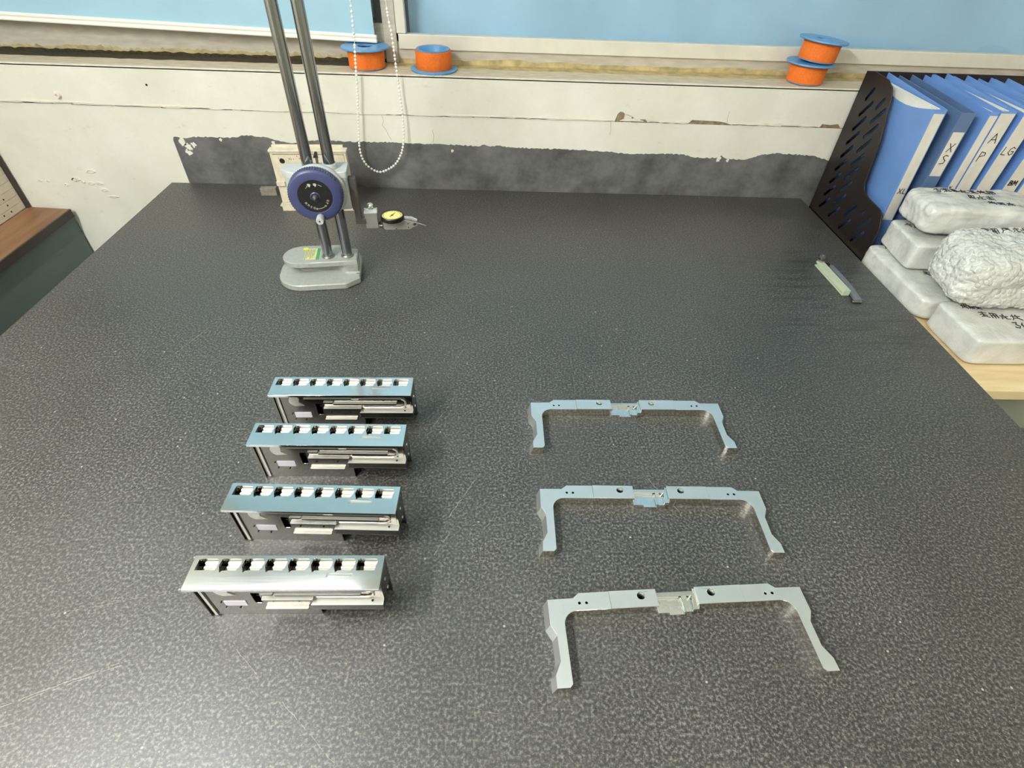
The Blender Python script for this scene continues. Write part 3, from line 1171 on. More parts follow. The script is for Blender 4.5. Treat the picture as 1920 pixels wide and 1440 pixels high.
base = ring_stack([(foot, 0, -.0015), (foot, .0012, 0), (foot, .0105, 0), (foot, .0122, -.0018), (waist_low, .0150, 0), (waist_low, .0165, -.006), (waist, .0180, .003), (waist, .0200, 0), (waist, .0310, 0),
                   (waist, .0330, .002), (deck, .0340, -.0025), (deck, .0350, 0), (deck, .0432, 0), (deck, .0450, -.0018)], 'base', 'cast', HG, n=120)
mb = MB().prism([rrect(-.0655, -.0425, -.0110, .0335, .001, 2)], .0450, .0453)
mb.build('calibration_sticker', 'sticker', base)
mb = MB().prism([rrect(-.0425, -.0365, -.0115, .0335, .0006, 2)], .0450, .0453)
mb.build('sticker_edge', 'sticker_green', base)
mb = MB().prism([circle(-.066, .0330, .0055, 20)], .0453, .0456)
mb.build('seal_sticker', 'sticker_yellow', base)
mb = MB()
for k in range(6):
    T = basis((-.0635 + .0032 * k, .0285, .0453), (0, -1, 0), (1, 0, 0), (0, 0, 1))
    x = 0
    while x < .034 - .004 * (k % 3):
        l = rs.uniform(.002, .006)
        ribbon(mb, [(x, 0), (x + l, 0)], .0009, T)
        x += l + .0016
mb.build('sticker_print', 'dark_steel', base)
for u in (-.0187, .0187):
    MB().lathe([(.0098, .0450), (.0126, .0450), (.0126, .0470), (.0115, .0482), (.0098, .0482)], 32, Matrix.Translation((u, 0, 0))).build('column_collar', 'steel_dull', HG, smooth=40)
    MB().cyl(.0098, .0440, .600, 40, Matrix.Translation((u, 0, 0)), bev=.001).build('column', 'steel', HG, smooth=40)
MB().prism([rrect(-.036, .036, -.016, .016, .012, 6)], .582, .604).build('top_bridge', 'cast_light', HG, bevel=.0015)
# carriage
ct = (arc(-.0475, .0050, .0205, 90, 150, 4) + [(-.0665, -.0010), (-.0570, -.0125), (-.0400, -.0215), (-.010, -.0240), (.0460, -.0215), (.0485, -.0190), (.0485, .0225), (.0460, .0255)])
car = MB()
holes = [circle(-.0187, 0, .0100, 24), circle(.0187, 0, .0100, 24)]
car.prism([ct] + holes, .2090, .2210)
car.build('carriage_top', 'cast_light', HG, bevel=.0012)
cb = [(-.0610, .0235), (-.0640, .0000), (-.0520, -.0150), (-.0300, -.0195), (.0440, -.0195), (.0470, -.0160), (.0470, .0225)]
MB().prism([cb] + holes, .1500, .2089).build('carriage_body', 'cast_light', HG, bevel=.0012)
for u, h in ((-.0187, .0020), (.0187, .0085)):
    MB().lathe([(.0100, .2210), (.0130, .2210), (.0130, .2210 + h - .001), (.0122, .2210 + h), (.0100, .2210 + h)], 32, Matrix.Translation((u, 0, 0))).build('carriage_collar', 'cast_light', HG, smooth=40)
mb = MB()
mb.tube([(-.0025, .006, .2212), (-.0025, .006, .234), (-.0035, .012, .2385)], .0022, 10)
mb.tube([(-.0038, .008, .237), (-.0030, .015, .243)], [.0042, .0026], 10)
mb.tube([(.0030, -.004, .2205), (.0030, -.004, .228)], .0030, 10)
mb.build('clamp_lever', 'dark_steel', HG, smooth=50)
# housing disc, knurled handwheel
TV = basis((-.0080, 0, .1895), (1, 0, 0), (0, 0, 1), (0, -1, 0))      # local x right, y up, z towards the viewer
MB().lathe([(0, .0190), (.0470, .0190), (.0480, .0205), (.0480, .0280), (.0470, .0300), (0, .0300)], 56, Matrix.Translation((.0035, 0, -.0010)) @ TV).build('wheel_housing', 'cast_light', HG, smooth=40)
wh = MB()
NT = 66
vs, fs = [], []
ringp = [(.0435, .0310, 0), (.0470, .0318, 1), (.0470, .0470, 1), (.0440, .0496, 0), (.0425, .0505, 0), (.0300, .0505, 0), (.0290, .0492, 0)]
K = len(ringp)
for i in range(NT * 2):
    a = 2 * PI * i / (NT * 2)
    for r, z, kn in ringp:
        rr = r - (.0015 if kn and i % 2 else 0)
        vs.append((rr * math.cos(a), rr * math.sin(a), z))
for i in range(NT * 2):
    j = (i + 1) % (NT * 2)
    for k in range(K - 1):
        fs.append((i * K + k, j * K + k, j * K + k + 1, i * K + k + 1))
wh.add(vs, fs, TV)
wh.lathe([(0, .0310), (.0435, .0310)], 48, TV)
wheel = wh.build('handwheel', 'navy', HG, smooth=35)
MB().lathe([(0, .0310), (.0292, .0310), (.0292, .0494), (0, .0494)], 48, TV).build('hub_plate', 'black', wheel, smooth=35)
MB().lathe([(.0086, .0494), (.0086, .0510), (.0070, .0522), (.0058, .0510), (.0052, .0494)], 32, TV).build('hub_ring', 'navy', wheel, smooth=40)
MB().lathe([(.0050, .0494), (.0050, .0540), (.0034, .0580), (.0016, .0600), (0, .0604)], 24, TV).build('hub_boss', 'dark_steel', wheel, smooth=50)
mb = MB()
TP = TV @ Matrix.Translation((0, 0, .0494))


def polar_text(txt, a0, r, h, w, step):
    for i, chh in enumerate(txt):
        a = R(a0 - i * step)
        T = TP @ basis((r * math.cos(a), r * math.sin(a), 0), (math.sin(a), -math.cos(a), 0), (math.cos(a), math.sin(a), 0), (0, 0, 1))
        for s in GLYPH[chh]:
            wd = max(p[0] for g in GLYPH[chh] for p in g)
            ribbon(mb, [((p[0] - wd / 2) * h, p[1] * h) for p in s], w, T)


polar_text('DOWN', 254, .0195, .0038, .0006, 14)
polar_text('UP', 338, .0195, .0038, .0006, 13)
arcp = [(.0225 * math.cos(R(a)), .0225 * math.sin(R(a))) for a in range(262, 317, 5)]
ribbon(mb, arcp, .0008, TP)
for aa, s in ((262, 1), (313, -1)):
    p = Vector((.0225 * math.cos(R(aa)), .0225 * math.sin(R(aa))))
    d = Vector((-math.sin(R(aa)), math.cos(R(aa)))) * s
    nrm = Vector((math.cos(R(aa)), math.sin(R(aa))))
    ribbon(mb, [p + d * .002 + nrm * .0014, p, p + d * .002 - nrm * .0014], .0008, TP)
for cx_, cy_ in ((-.0070, .0200), (.0030, .0205)):
    mb.prism([[(cx_ - .0030, cy_ + .002), (cx_ - .0015, cy_ + .0032), (cx_ + .0012, cy_ + .0030), (cx_ + .0030, cy_ + .0015), (cx_ + .0020, cy_ - .0012), (cx_ + .0008, cy_ - .0034), (cx_ - .0016, cy_ - .0008)]], 0, .0002, TP)
ribbon(mb, [(-.0135, .0150), (-.0115, .0172)], .0007, TP)
ribbon(mb, [(-.0110, .0195), (-.0098, .0178)], .0007, TP)
ribbon(mb, [(.0085, .0210), (.0140, .0180)], .0007, TP)
mb.build('wheel_print', 'print_grey', wheel)['kind'] = 'stuff'
# crank handle at the foot of the wheel
TC = TV @ Matrix.Translation((.0020, -.0365, 0))
cr = MB().lathe([(0, .0500), (.0046, .0500), (.0060, .0520), (.0066, .0560), (.0066, .0700), (.0060, .0712), (.0018, .0712), (.0018, .0705), (0, .0705)], 28, TC)
crank = cr.build('crank_knob', 'cast_light', wheel, smooth=40)
MB().cyl(.0012, .0705, .0714, 12, TC).build('crank_screw', 'hole', crank)
# measuring jaw hanging at the right of the carriage
mb = MB().prism([[(.0472, .2045), (.0600, .2045), (.0600, .1265), (.0672, .1265), (.0672, .1165), (.0490, .1165), (.0490, .1450), (.0472, .1450)]], -.004, .012,
                basis((0, 0, 0), (1, 0, 0), (0, 0, 1), (0, -1, 0)))
mb.build('measuring_jaw', 'dark_steel', HG, bevel=.0008)
cl = MB()
cl.box(.0662, .0895, -.0100, .0080, .1055, .1365)
clamp = cl.build('indicator_clamp', 'clamp', HG, bevel=.0008)
MB().box(.0655, .0905, -.0115, .0095, .1366, .1385).build('clamp_lip', 'cast_light', clamp, bevel=.0004)
kn = MB()
kn.lathe([(.004, .1386), (.004, .1415), (.0055, .143)], 20, Matrix.Translation((.0785, -.001, 0)))
kn.lathe([(0, .1420), (.0040, .1425), (.0062, .1465), (.0055, .1505), (.0030, .1525), (0, .1530)], 24, Matrix.Translation((.0785, -.001, 0)))
kn.box(.0680, .0890, -.0030, .0010, .1386, .1405)
kn.tube([(.0690, -.001, .1395), (.0672, -.001, .1425)], .0016, 8)
kn.tube([(.0880, -.001, .1395), (.0900, -.001, .1425)], .0016, 8)
kn.build('clamp_screw', 'alu_bright', clamp, smooth=45)

# dial test indicator held in the clamp
DI = thing('dial_indicator', 'small test indicator with yellow dial held in the gauge clamp', 'dial indicator', (-.3205, .9693, 0), R(8))
body = MB()
body.prism([[(.0985, .1165), (.0985, .1030), (.1020, .0992), (.1480, .0985), (.1560, .1030), (.1640, .1060), (.1640, .1115), (.1500, .1155), (.1400, .1185), (.1030, .1185)]], -.0065, .0065, basis((0, 0, 0), (1, 0, 0), (0, 0, 1), (0, -1, 0)))
bo = body.build('body', 'clamp', DI, bevel=.0008)
MB().cyl(.0032, .0090, .0100, 18, basis((.1590, .0035, .1088), (1, 0, 0), (0, 0, 1), (0, -1, 0))).build('pivot_screw', 'hole', bo, smooth=40)
for px, pz in ((.1225, .1012), (.1465, .1030), (.1460, .1105)):
    MB().cyl(.0012, .0064, .0070, 10, basis((px, 0, pz), (1, 0, 0), (0, 0, 1), (0, -1, 0))).build('screw', 'hole', bo)
MB().tube([(.0880, 0, .1060), (.0960, 0, .1060)], .0042, 14).build('stem', 'steel_dull', DI, smooth=50)
MB().tube([(.0900, 0, .1085), (.0975, 0, .1170)], .0026, 12).build('stem_knob', 'dark_steel', DI, smooth=50)
MB().prism([[(.1400, .1190), (.1520, .1175), (.1620, .1135), (.1640, .1150), (.1540, .1205), (.1400, .1225)]], -.004, .004, basis((0, 0, 0), (1, 0, 0), (0, 0, 1), (0, -1, 0))).build('head_cover', 'alu_satin', DI)
MB().tube([(.1620, 0, .1085), (.1720, 0, .1052), (.1806, 0, .1016)], [.0012, .0007, .0005], 10).build('stylus', 'alu_bright', DI, smooth=60)
TD = Matrix.Translation((.1172, 0, 0))
MB().lathe([(.0185, .1186), (.0220, .1190), (.0228, .1205), (.0228, .1262), (.0218, .1276), (.0203, .1276), (.0197, .1262), (0, .1262), (0, .1186)], 48, TD).build('bezel', 'black', DI, smooth=35)
df = MB().lathe([(0, .1262), (.0195, .1262), (.0195, .1264), (0, .1264)], 48, TD).build('dial_face', 'dial', DI, smooth=35)
mb = MB()
for k in range(40):
    a = 2 * PI * k / 40
    r0 = .0150 if k % 5 == 0 else .0165
    ribbon(mb, [(r0 * math.cos(a), r0 * math.sin(a)), (.0182 * math.cos(a), .0182 * math.sin(a))], .0005, TD @ Matrix.Translation((0, 0, .1264)))
mb.build('dial_marks', 'ink', df)
mb = MB()
ribbon(mb, [(-.0035, -.0060), (.0035, .0060)], .0014, TD @ Matrix.Translation((0, 0, .1266)))
ribbon(mb, [(.0035, .0060), (.0060, .0105)], .0006, TD @ Matrix.Translation((0, 0, .1266)))
mb.prism([circle(0, 0, .0020, 14)], .1264, .1270, TD)
mb.build('needle', 'ink', df)

# ------------------------------------------------------------------ cream box and small block by the wall
bx = thing('cream_metal_box', 'old cream painted metal box standing behind the height gauge', 'metal box', (-.4400, 1.2690, 0), R(3.5))
MB().box(-.0825, .0790, .0165, .0230, .004, .1490).build('back_plate', 'cream_metal', bx, bevel=.001)
MB().box(-.0855, .0865, .0010, .0165, .020, .1410).build('body', 'cream_metal', bx, bevel=.001)
MB().box(-.0875, .0885, -.0015, .0195, .1385, .1435).build('top_lip', 'cream_metal', bx, bevel=.0008)
fr = MB().prism([rrect(-.0800, .0810, .024, .1330, .003, 3), circle(-.0605, .119, .0062, 18), circle(.0480, .119, .0048, 18)], 0, .0022, basis((0, .0010, 0), (1, 0, 0), (0, 0, 1), (0, -1, 0)))
front = fr.build('front_cover', 'cream_metal', bx)
for u, r in ((-.0605, .0062), (.0480, .0048)):
    MB().cyl(r, 0, .0004, 18, basis((u, .0008, .119), (1, 0, 0), (0, 0, 1), (0, -1, 0))).build('knockout_hole', 'hole', front)
mb = MB()
mb.box(-.0795, .0805, -.0003, .0012, .1300, .1345)
for k in range(22):
    u = rs.uniform(-.07, .06)
    mb.prism([circle(u, rs.uniform(.122, .131), rs.uniform(.0006, .0018), 7)], -.0016, -.0011, basis((0, 0, 0), (1, 0, 0), (0, 0, 1), (0, 1, 0)))
mb.build('rusty_seam', 'concrete', front)
MB().box(-.0855, -.0660, -.0065, .0005, .062, .0720).build('side_latch', 'cream_metal', bx, bevel=.0006)
MB().prism([[(-.0865, 0), (.0875, 0), (.0875, .012), (.0845, .020), (-.0835, .020), (-.0905, .0145), (-.0905, .0115), (-.0865, .0110)]], -.0195, .0060, basis((0, 0, 0), (1, 0, 0), (0, 0, 1), (0, -1, 0))).build('foot', 'cream_metal', bx, bevel=.0006)
o = MB().box(-.0195, .0195, -.0080, .0080, 0, .0190).build('stone_block', 'stone_block', bevel=.0008)
o.location = (-.5870, 1.3500, 0)
o.rotation_euler = (0, 0, R(6))
tag(o, 'small grey stone block on the plate left of the cream box', 'block')

# ------------------------------------------------------------------ hinged holder tool at the right
ht = thing('holder_arm', 'small folding holder with pale green bar and dark steel arm', 'tool', (.7180, .9900, 0), 0)
d = Vector((.7135 - .7150, 1.0440 - .9270, 0))


def seg(a, b, w, z0, z1, mat, name, groove=None):
    a, b = Vector((a[0] - .7180, a[1] - .9900, 0)), Vector((b[0] - .7180, b[1] - .9900, 0))
    e = (b - a)
    L = e.length
    e.normalize()
    n = Vector((-e.y, e.x, 0))
    T = basis(a, e, n, (0, 0, 1))
    mb = MB()
    if groove:
        prof_ = [(-w / 2, z0), (w / 2, z0), (w / 2, z0 + groove[0]), (w / 2 - .004, z0 + groove[0]), (w / 2 - .004, z1 - groove[1]), (w / 2, z1 - groove[1]), (w / 2, z1), (-w / 2, z1)]
        mb.prism([prof_], .004, L - .001, T @ basis((0, 0, 0), (0, 1, 0), (0, 0, 1), (1, 0, 0)))
        mb.box(0, .0042, -w / 2, w / 2, z0, z1, T)
    else:
        mb.box(0, L, -w / 2, w / 2, z0, z1, T)
    return mb.build(name, mat, ht, bevel=.0006), T, L


seg((.7255, .9275), (.7210, 1.0500), .0150, .0005, .0125, 'green_bar', 'green_bar', (.0035, .0040))
seg((.7435, .9550), (.7420, 1.0370), .0115, .0030, .0095, 'arm_steel', 'arm')
seg((.7380, .9010), (.7432, .9570), .0130, .0030, .0090, 'arm_steel', 'arm_tip')
MB().cyl(.0060, .0020, .0118, 20, Matrix.Translation((.7325 - .718, 1.0365 - .99, 0))).build('pivot', 'hole', ht, smooth=40)
MB().tube([(.7262 - .718, .9025 - .99, .0025), (.7470 - .718, .9030 - .99, .0025)], .0025, 10).build('hook_roll', 'steel_dull', ht, smooth=50)
Tk = Matrix.Translation((.7225 - .718, 1.0475 - .99, .0125))
MB().lathe([(0, 0), (.0075, 0), (.0078, .0016), (.0066, .0030), (0, .0030)], 24, Tk).build('washer', 'steel_dull', ht, smooth=40)
kb = MB()
kb.lathe([(0, .0030), (.0030, .0030), (.0030, .0075), (.0045, .0080)], 20, Tk)
pts = []
for i in range(36):
    a = 2 * PI * i / 36
    rr = .0064 if i % 2 else .0058
    pts.append((rr * math.cos(a), rr * math.sin(a)))
kb.prism([pts], .0080, .0145, Tk)
kb.lathe([(0, .0145), (.0040, .0145), (.0030, .0165), (0, .0165)], 20, Tk)
kb.build('knurled_knob', 'dark_steel', ht, smooth=30)

# ------------------------------------------------------------------ tape spools on the sill
SILL = .2709


def spool(label, loc, flip, lean=(0, 0), group='orange tape spools on the sill'):
    t = thing('tape_spool', label, 'tape spool', loc, 0, group)
    t.rotation_euler = (lean[0], lean[1], 0)
    h = .045
    T = Matrix.Identity(4)
    if flip:
        T = basis((0, 0, h), (1, 0, 0), (0, -1, 0), (0, 0, -1))
    MB().lathe([(.0360, .0040), (.0415, .0040), (.0428, .0060), (.0425, .0400), (.0418, .0420), (.0360, .0420)], 48, T).build('tape_roll', 'orange', t, smooth=40)
    # core: wide flange at local bottom, narrow rim with dished mouth at the top
    c_ = MB().lathe([(.0180, .0000), (.0555, .0000), (.0562, .0012), (.0562, .0030), (.0550, .0040), (.0362, .0040), (.0362, .0420), (.0400, .0420), (.0402, .0442), (.0385, .0450),
                     (.0340, .0445), (.0250, .0330), (.0240, .0060), (.0180, .0040), (.0180, .0000)], 48, T)
    c_.build('core', 'blue_plastic', t, smooth=40)
    return t


spool('orange tape spool flange up under the bead chain', (-.3180, 1.4700, SILL), True)
spool('orange tape spool standing on its flange right of the chain', (-.1580, 1.4695, SILL), False)
spool('lower orange tape spool of the leaning stack of two', (.7520, 1.4640, SILL), True, (0, R(1.0)))
spool('upper orange tape spool of the leaning stack of two', (.7620, 1.4640, SILL + .0470), True, (0, R(4.5)))

# ------------------------------------------------------------------ milled blocks
BL, BD, BH = .197, .0377, .075
HX, HY = BL / 2, BD / 2


def make_block():
    t = thing('milled_block', 'x', 'machined block', (0, 0, 0))
    # top plate with eight pockets and the small notch pocket
    holes_ = []
    per = .1885 / 8
    px0 = -.0945
    for k in range(8):
        a = px0 + per * k + .0008
        b = a + per - .0022
        y1 = HY - .0037
        y0 = HY - .0170
        lp = arc(b - .0026, y1 - .0026, .0026, 0, 90, 4) + arc(a + .0020, y1 - .0012, .0012, 90, 180, 3)
        if k == 0:
            lp += [(a, y0 + .0004), (b - .0008, y0 + .0004), (b, y0 + .006)]
        elif k == 7:
            lp += [(a - .0003, y0 + .006), (a + .0003, y0), (b - .0020, y0), (b - .0012, y0 + .006)]
        else:
            lp += [(a - .0004, y0 + .0058), (a + .0026, y0 - .0022), (a + .0048, y0), (b - .0030, y0), (b - .0002, y0 + .0050)]
        holes_.append(lp)
    holes_.append([(.0420, HY - .0245), (.0680, HY - .0240), (.0690, HY - .0205), (.0425, HY - .0200)])
    mb = MB().prism([[(-HX, -HY), (HX, -HY), (HX, HY), (-HX, HY)]] + holes_, .0712, BH)
    top = mb.build('top_plate', 'alu_mirror', t, bevel=.0003, bseg=1)
    MB().box(.0415, .0695, HY - .0248, HY - .0198, .0690, .0722).build('notch_floor', 'alu_bright', top)
    # saddles in the pockets: three ribs on the right of each
    sad = None
    for k in range(8):
        a = px0 + per * k + .0008
        b = a + per - .0022
        if sad is None:
            m_ = MB()
            w = b - a
            for (yc, zc, rr) in ((HY - .0063, .0702, .0026), (HY - .0110, .0696, .0023), (HY - .0150, .0688, .0019)):
                m_.prism([arc(yc, zc, rr, 0, 180, 8) + [(yc - rr, .056), (yc + rr, .056)]], .0070, w - .0003, basis((0, 0, 0), (0, 1, 0), (0, 0, 1), (1, 0, 0)))
            m_.prism([[(HY - .0040, .0600), (HY - .0165, .0640), (HY - .0165, .055), (HY - .0040, .055)]], .0003, .0069, basis((0, 0, 0), (0, 1, 0), (0, 0, 1), (1, 0, 0)))
            sad = m_.build('pocket_saddle', 'alu_cut', t, smooth=35)
            sad.location.x = a
        else:
            s = sad.copy()
            COL.objects.link(s)
            s.location.x = a
    # dividing fins between the pockets
    fin = None
    for k in range(9):
        a = px0 + per * k - .0006
        if fin is None:
            fin = MB().box(0, .0012, HY - .0190, HY - .0030, .050, .0711).build('fin', 'alu_web', t)
            fin.location.x = a
        else:
            s = fin.copy()
            COL.objects.link(s)
            s.location.x = a
    # carcass
    m_ = MB()
    m_.box(-HX, HX, HY - .0022, HY, 0, .0711)                      # rear wall
    m_.box(-HX + .002, HX - .002, HY - .0190, HY - .0022, .048, .0500)   # pocket floor
    m_.build('rear_wall', 'alu_web', t)
    yw = -HY + .0085
    m_ = MB().prism([[(-HX + .0035, 0), (.0255, 0), (.0255, .0315), (HX - .003, .0315), (HX - .003, .0711), (-HX + .0035, .0711)],
                     rrect(-.0405, -.0325, .028, .050, .002, 3)], 0, .0045, basis((0, yw + .0045, 0), (1, 0, 0), (0, 0, 1), (0, -1, 0)))
    m_.build('web', 'alu_web', t, bevel=.0003, bseg=1)
    MB().box(-HX, -HX + .0035, yw - .002, HY - .0022, 0, .0711).build('end_plate', 'alu_web', t, bevel=.0004, bseg=1)
    MB().box(-HX + .0075, -HX + .0105, yw - .0018, yw, .002, .070).build('guide_strip', 'alu_cut', t)
    MB().box(HX - .003, HX, yw - .001, HY - .0022, .0315, .0711).build('end_plate', 'alu_web', t, bevel=.0004, bseg=1)
    # ledge low on the right; dark side colour stands in for the dim reflection
    MB().prism([[(.0225, -HY), (HX, -HY), (HX, yw), (.0245, yw)]], .0300, .0400, side=1).build('ledge', ['alu_frost', 'alu_web'], t, bevel=.0003, bseg=1)
    # ribs milled on the web; pale tops and dark sides paint in the light
    for x0, x1, z, hh, dp, mt in ((-.0535, .083, .0635, .0022, .0045, 'alu_frost'), (-.0270, -.0140, .0570, .0024, .0050, 'alu_frost'), (-.0140, .0760, .0545, .0024, .0046, 'alu_frost'),
                                  (-.0285, .0250, .0455, .0024, .0056, 'alu_frost'), (-.0310, .0150, .0215, .0026, .0040, 'alu_frost')):
        MB().prism([rrect(x0, x1, yw - dp, yw, .0010, 2)], z - hh, z, side=1).build('rib', [mt, 'alu_web'], t)
    # U shaped channel wall at the right
    pts_ = [(.060, .0615), (.0800, .0615)] + [(.0800 + .0085 * math.sin(R(a)), .0530 + .0085 * math.cos(R(a))) for a in range(15, 166, 15)] + [(.0800, .0445), (.028, .0445)]
    MB().tube([(p[0], yw - .0012, p[1]) for p in pts_], .0013, 8).build('channel_wall', 'alu_cut', t, smooth=50)
    MB().prism([arc(.0190, .0668, .0060, 190, 350, 8)], 0, .0040, basis((0, yw, 0), (1, 0, 0), (0, 0, 1), (0, -1, 0))).build('boss', 'alu_cut', t, smooth=40)
    # scooped recess and pale plate painted as a lit recess, at the left
    MB().prism([rrect(-.0735, -.0500, .0225, .0330, .0008, 2)], 0, .0006, basis((0, yw, 0), (1, 0, 0), (0, 0, 1), (0, -1, 0))).build('lit_recess', 'tag', t)
    MB().prism([arc(-.0655, .0560, .0105, 100, 250, 8) + [(-.0560, .0470), (-.0630, .0530), (-.0610, .0600), (-.0640, .0655)]], 0, .0010, basis((0, yw, 0), (1, 0, 0), (0, 0, 1), (0, -1, 0))).build('scoop', 'alu_cut', t)
    m_ = MB()
    for u, z, r in ((-.0765, .0300, .0009), (-.0745, .0190, .0009), (-.0595, .0180, .0010), (-.0205, .0330, .0010), (.0070, .0330, .0012), (-.0330, .0470, .0010), (.0450, .0585, .0014), (.0575, .0585, .0018), (.0690, .0585, .0014), (.0020, .0600, .0010)):
        m_.cyl(r, .0003, .0010, 12, basis((u, yw, z), (1, 0, 0), (0, 0, 1), (0, -1, 0)))
    m_.build('drilled_holes', 'hole', t)
    MB().cyl(.0013, .0400, .0404, 12, Matrix.Translation((.0865, -HY + .0050, 0))).build('ledge_hole', 'hole', t)
    for z, y in ((.052, .004), (.030, .006)):
        MB().cyl(.0022, 0, .0005, 14, basis((HX, y, z), (0, 1, 0), (0, 0, 1), (1, 0, 0))).build('side_hole', 'alu_bright', t)
    return t


blk = make_block()
for i, (x, y, a, lab) in enumerate(((-.2135, .2739, .25, 'milled aluminium pocketed block nearest the viewer in the left column'),
                                    (-.2095, .3651, -1.05, 'milled aluminium pocketed block second nearest the viewer, tilted slightly clockwise'),
                                    (-.2149, .4634, .03, 'milled aluminium pocketed block third from the viewer in the left column'),
                                    (-.2167, .5543, .84, 'milled aluminium pocketed block farthest from the viewer in the left column'))):
    b = blk if i == 0 else copy_tree(blk)
    b.location = (x, y, 0)
    b.rotation_euler = (0, 0, R(a))
    b['label'] = lab
    b['group'] = 'milled aluminium blocks in the left column'

# ------------------------------------------------------------------ bridge frames
BT = .0150


def make_bridge():
    t = thing('bridge_frame', 'x', 'machined frame', (0, 0, 0))

    def half():   # right half outline, from the top middle clockwise to the inner middle
        return [(.0775, .0062), (.1120, .0060), (.1190, .0004), (.1479, 0), (.1479, -.0280), (.1418, -.0395), (.1414, -.0655), (.1480, -.0785), (.1483, -.0910), (.1350, -.0910), (.1318, -.0878), (.1318, -.0300)]
    right = half()
    inner = [(.1318 - .0148 + .0148 * math.cos(R(a)), -.0290 + .0148 * math.sin(R(a))) for a in range(0, 91, 10)]
    # outer side flares out towards the table
    flare = {3: (.0040, .0), 4: (.0042, -.0006), 5: (.0042, -.0006), 6: (.0042, .0006), 7: (.0044, .0006), 8: (.0040, .0)}
    Rtop = right + inner + [(.0775, -.0142)]
    Rbot = [(p[0] + flare.get(i, (0, 0))[0], p[1] + flare.get(i, (0, 0))[1]) for i, p in enumerate(right)] + inner + [(.0775, -.0142)]
    mir = lambda L_: [(-p[0], p[1]) for p in reversed(L_)]
    hs = [circle(.1042, -.0057, .0016, 14), circle(.1123, -.0056, .0016, 14)]
    for sgn in (1, -1):
        mb = MB()
        if sgn == 1:
            mb.prism([Rtop] + hs, 0, BT, bottom=Rbot, side=1, soft=range(3, 8))
        else:
            mb.prism([mir(Rtop)] + [[(-p[0], p[1]) for p in h] for h in hs], 0, BT, bottom=mir(Rbot), side=1, soft=[len(Rtop) - 2 - i for i in range(3, 8)])
        arm = mb.build('side_arm', ['alu_satin', 'alu_side'], t, bevel=.0005, bseg=1)
        mb = MB()
        for hx in (.1042, .1123):
            mb.cyl(.0016, 0, .006, 14, Matrix.Translation((sgn * hx, -.00565, .0005)))
        mb.build('pin_hole_floor', 'hole', arm)
    # thicker pads with the counterbored screw holes
    for sgn in (1, -1):
        lp = [(sgn * .0228, -.0143), (sgn * .0775, -.0143), (sgn * .0775, .0064), (sgn * .0228, .0062)]
        mb = MB().prism([lp, circle(sgn * .0410, -.0012, .0042, 24)], 0, BT + .0009, side=1)
        pad = mb.build('pad', ['alu_satin', 'alu_side'], t, bevel=.0004, bseg=1)
        MB().lathe([(.0042, BT + .0008), (.0022, BT - .0040), (.0022, .004), (0, .004)], 24, Matrix.Translation((sgn * .0410, -.0012, 0))).build('counterbore', 'alu_bright', pad, smooth=40)
        MB().cyl(.0021, .004, .0045, 16, Matrix.Translation((sgn * .0410, -.0012, 0))).build('hole_floor', 'hole', pad)
    # sunken middle with its milled pockets
    m_ = MB()
    m_.box(-.0228, .0228, -.0020, .0035, 0, BT - .0035)
    m_.box(-.0228, .0200, .0000, .0012, BT - .0035, BT - .0024)
    m_.build('sunken_bar', 'alu_mirror', t, bevel=.0003, bseg=1)
    MB().prism([[(-.0228, -.0020), (-.0100, -.0020), (-.0100, -.0185), (-.0235, -.0185)]], 0, BT - .0075).build('pocket_shelf', 'alu_mirror', t, bevel=.0003, bseg=1)
    MB().prism([[(-.0100, -.0020), (.0075, -.0020), (.0075, -.0205), (-.0100, -.0205)]], 0, BT - .0090).build('pocket_shelf', 'alu_mirror', t, bevel=.0003, bseg=1)
    MB().prism([[(.0075, -.0020), (.0228, -.0020), (.0228, -.0185), (.0075, -.0185)]], 0, BT - .0075).build('pocket_shelf', 'alu_mirror', t, bevel=.0003, bseg=1)
    MB().tube([(.0066, -.0030, BT - .0070), (.0070, -.0110, BT - .0070), (.0075, -.0195, BT - .0070)], [.0018, .0011, .0017], 10).build('divider_fin', 'alu_bright', t, smooth=50)
    MB().prism([[(.0165, -.0185), (.0228, -.0185), (.0245, -.0143), (.0245, .0062), (.0210, .0062), (.0200, .0000), (.0180, -.0050)]], 0, BT - .0022).build('chamfer_wall', 'alu_bright', t, bevel=.0008)
    MB().tube([(-.0215, -.0055, BT - .0070), (-.0195, -.0085, BT - .0070)], .0014, 8).build('boss', 'alu_bright', t, smooth=50)
    MB().tube([(.0135, -.0060, BT - .0070), (.0180, -.0020, BT - .0040)], .0012, 8).build('gusset', 'alu_bright', t, smooth=50)
    for k, (cx_, zf) in enumerate(((-.0168, BT - .0075), (-.0015, BT - .0090), (.0125, BT - .0075))):
        for q in range(2 if k != 1 else 3):
            w_ = .0018 + .0022 * q
            yb, yt = -.0180, -.0125 + .0024 * q
            m2 = MB()
            ribbon(m2, [(cx_ - w_, yb), (cx_ - w_, yt - .001), (cx_ - w_ + .001, yt), (cx_ + w_ - .001, yt), (cx_ + w_, yt - .001), (cx_ + w_, yb)], .0006, Matrix.Translation((0, 0, zf)))
            m2.build('cutter_ridge', 'alu_bright', t)
    return t


br = make_bridge()
for i, (x, y, a, lab) in enumerate(((.2099, .2808, 3.07, 'aluminium bridge frame nearest the viewer, turned slightly anticlockwise'),
                                    (.2095, .4236, -.2, 'aluminium bridge frame in the middle of the right column'),
                                    (.2037, .5881, .52, 'aluminium bridge frame farthest from the viewer in the right column'))):
    b = br if i == 0 else copy_tree(br)
    b.location = (x, y, 0)
    b.rotation_euler = (0, 0, R(a))
    b['label'] = lab
    b['group'] = 'aluminium bridge frames in the right column'

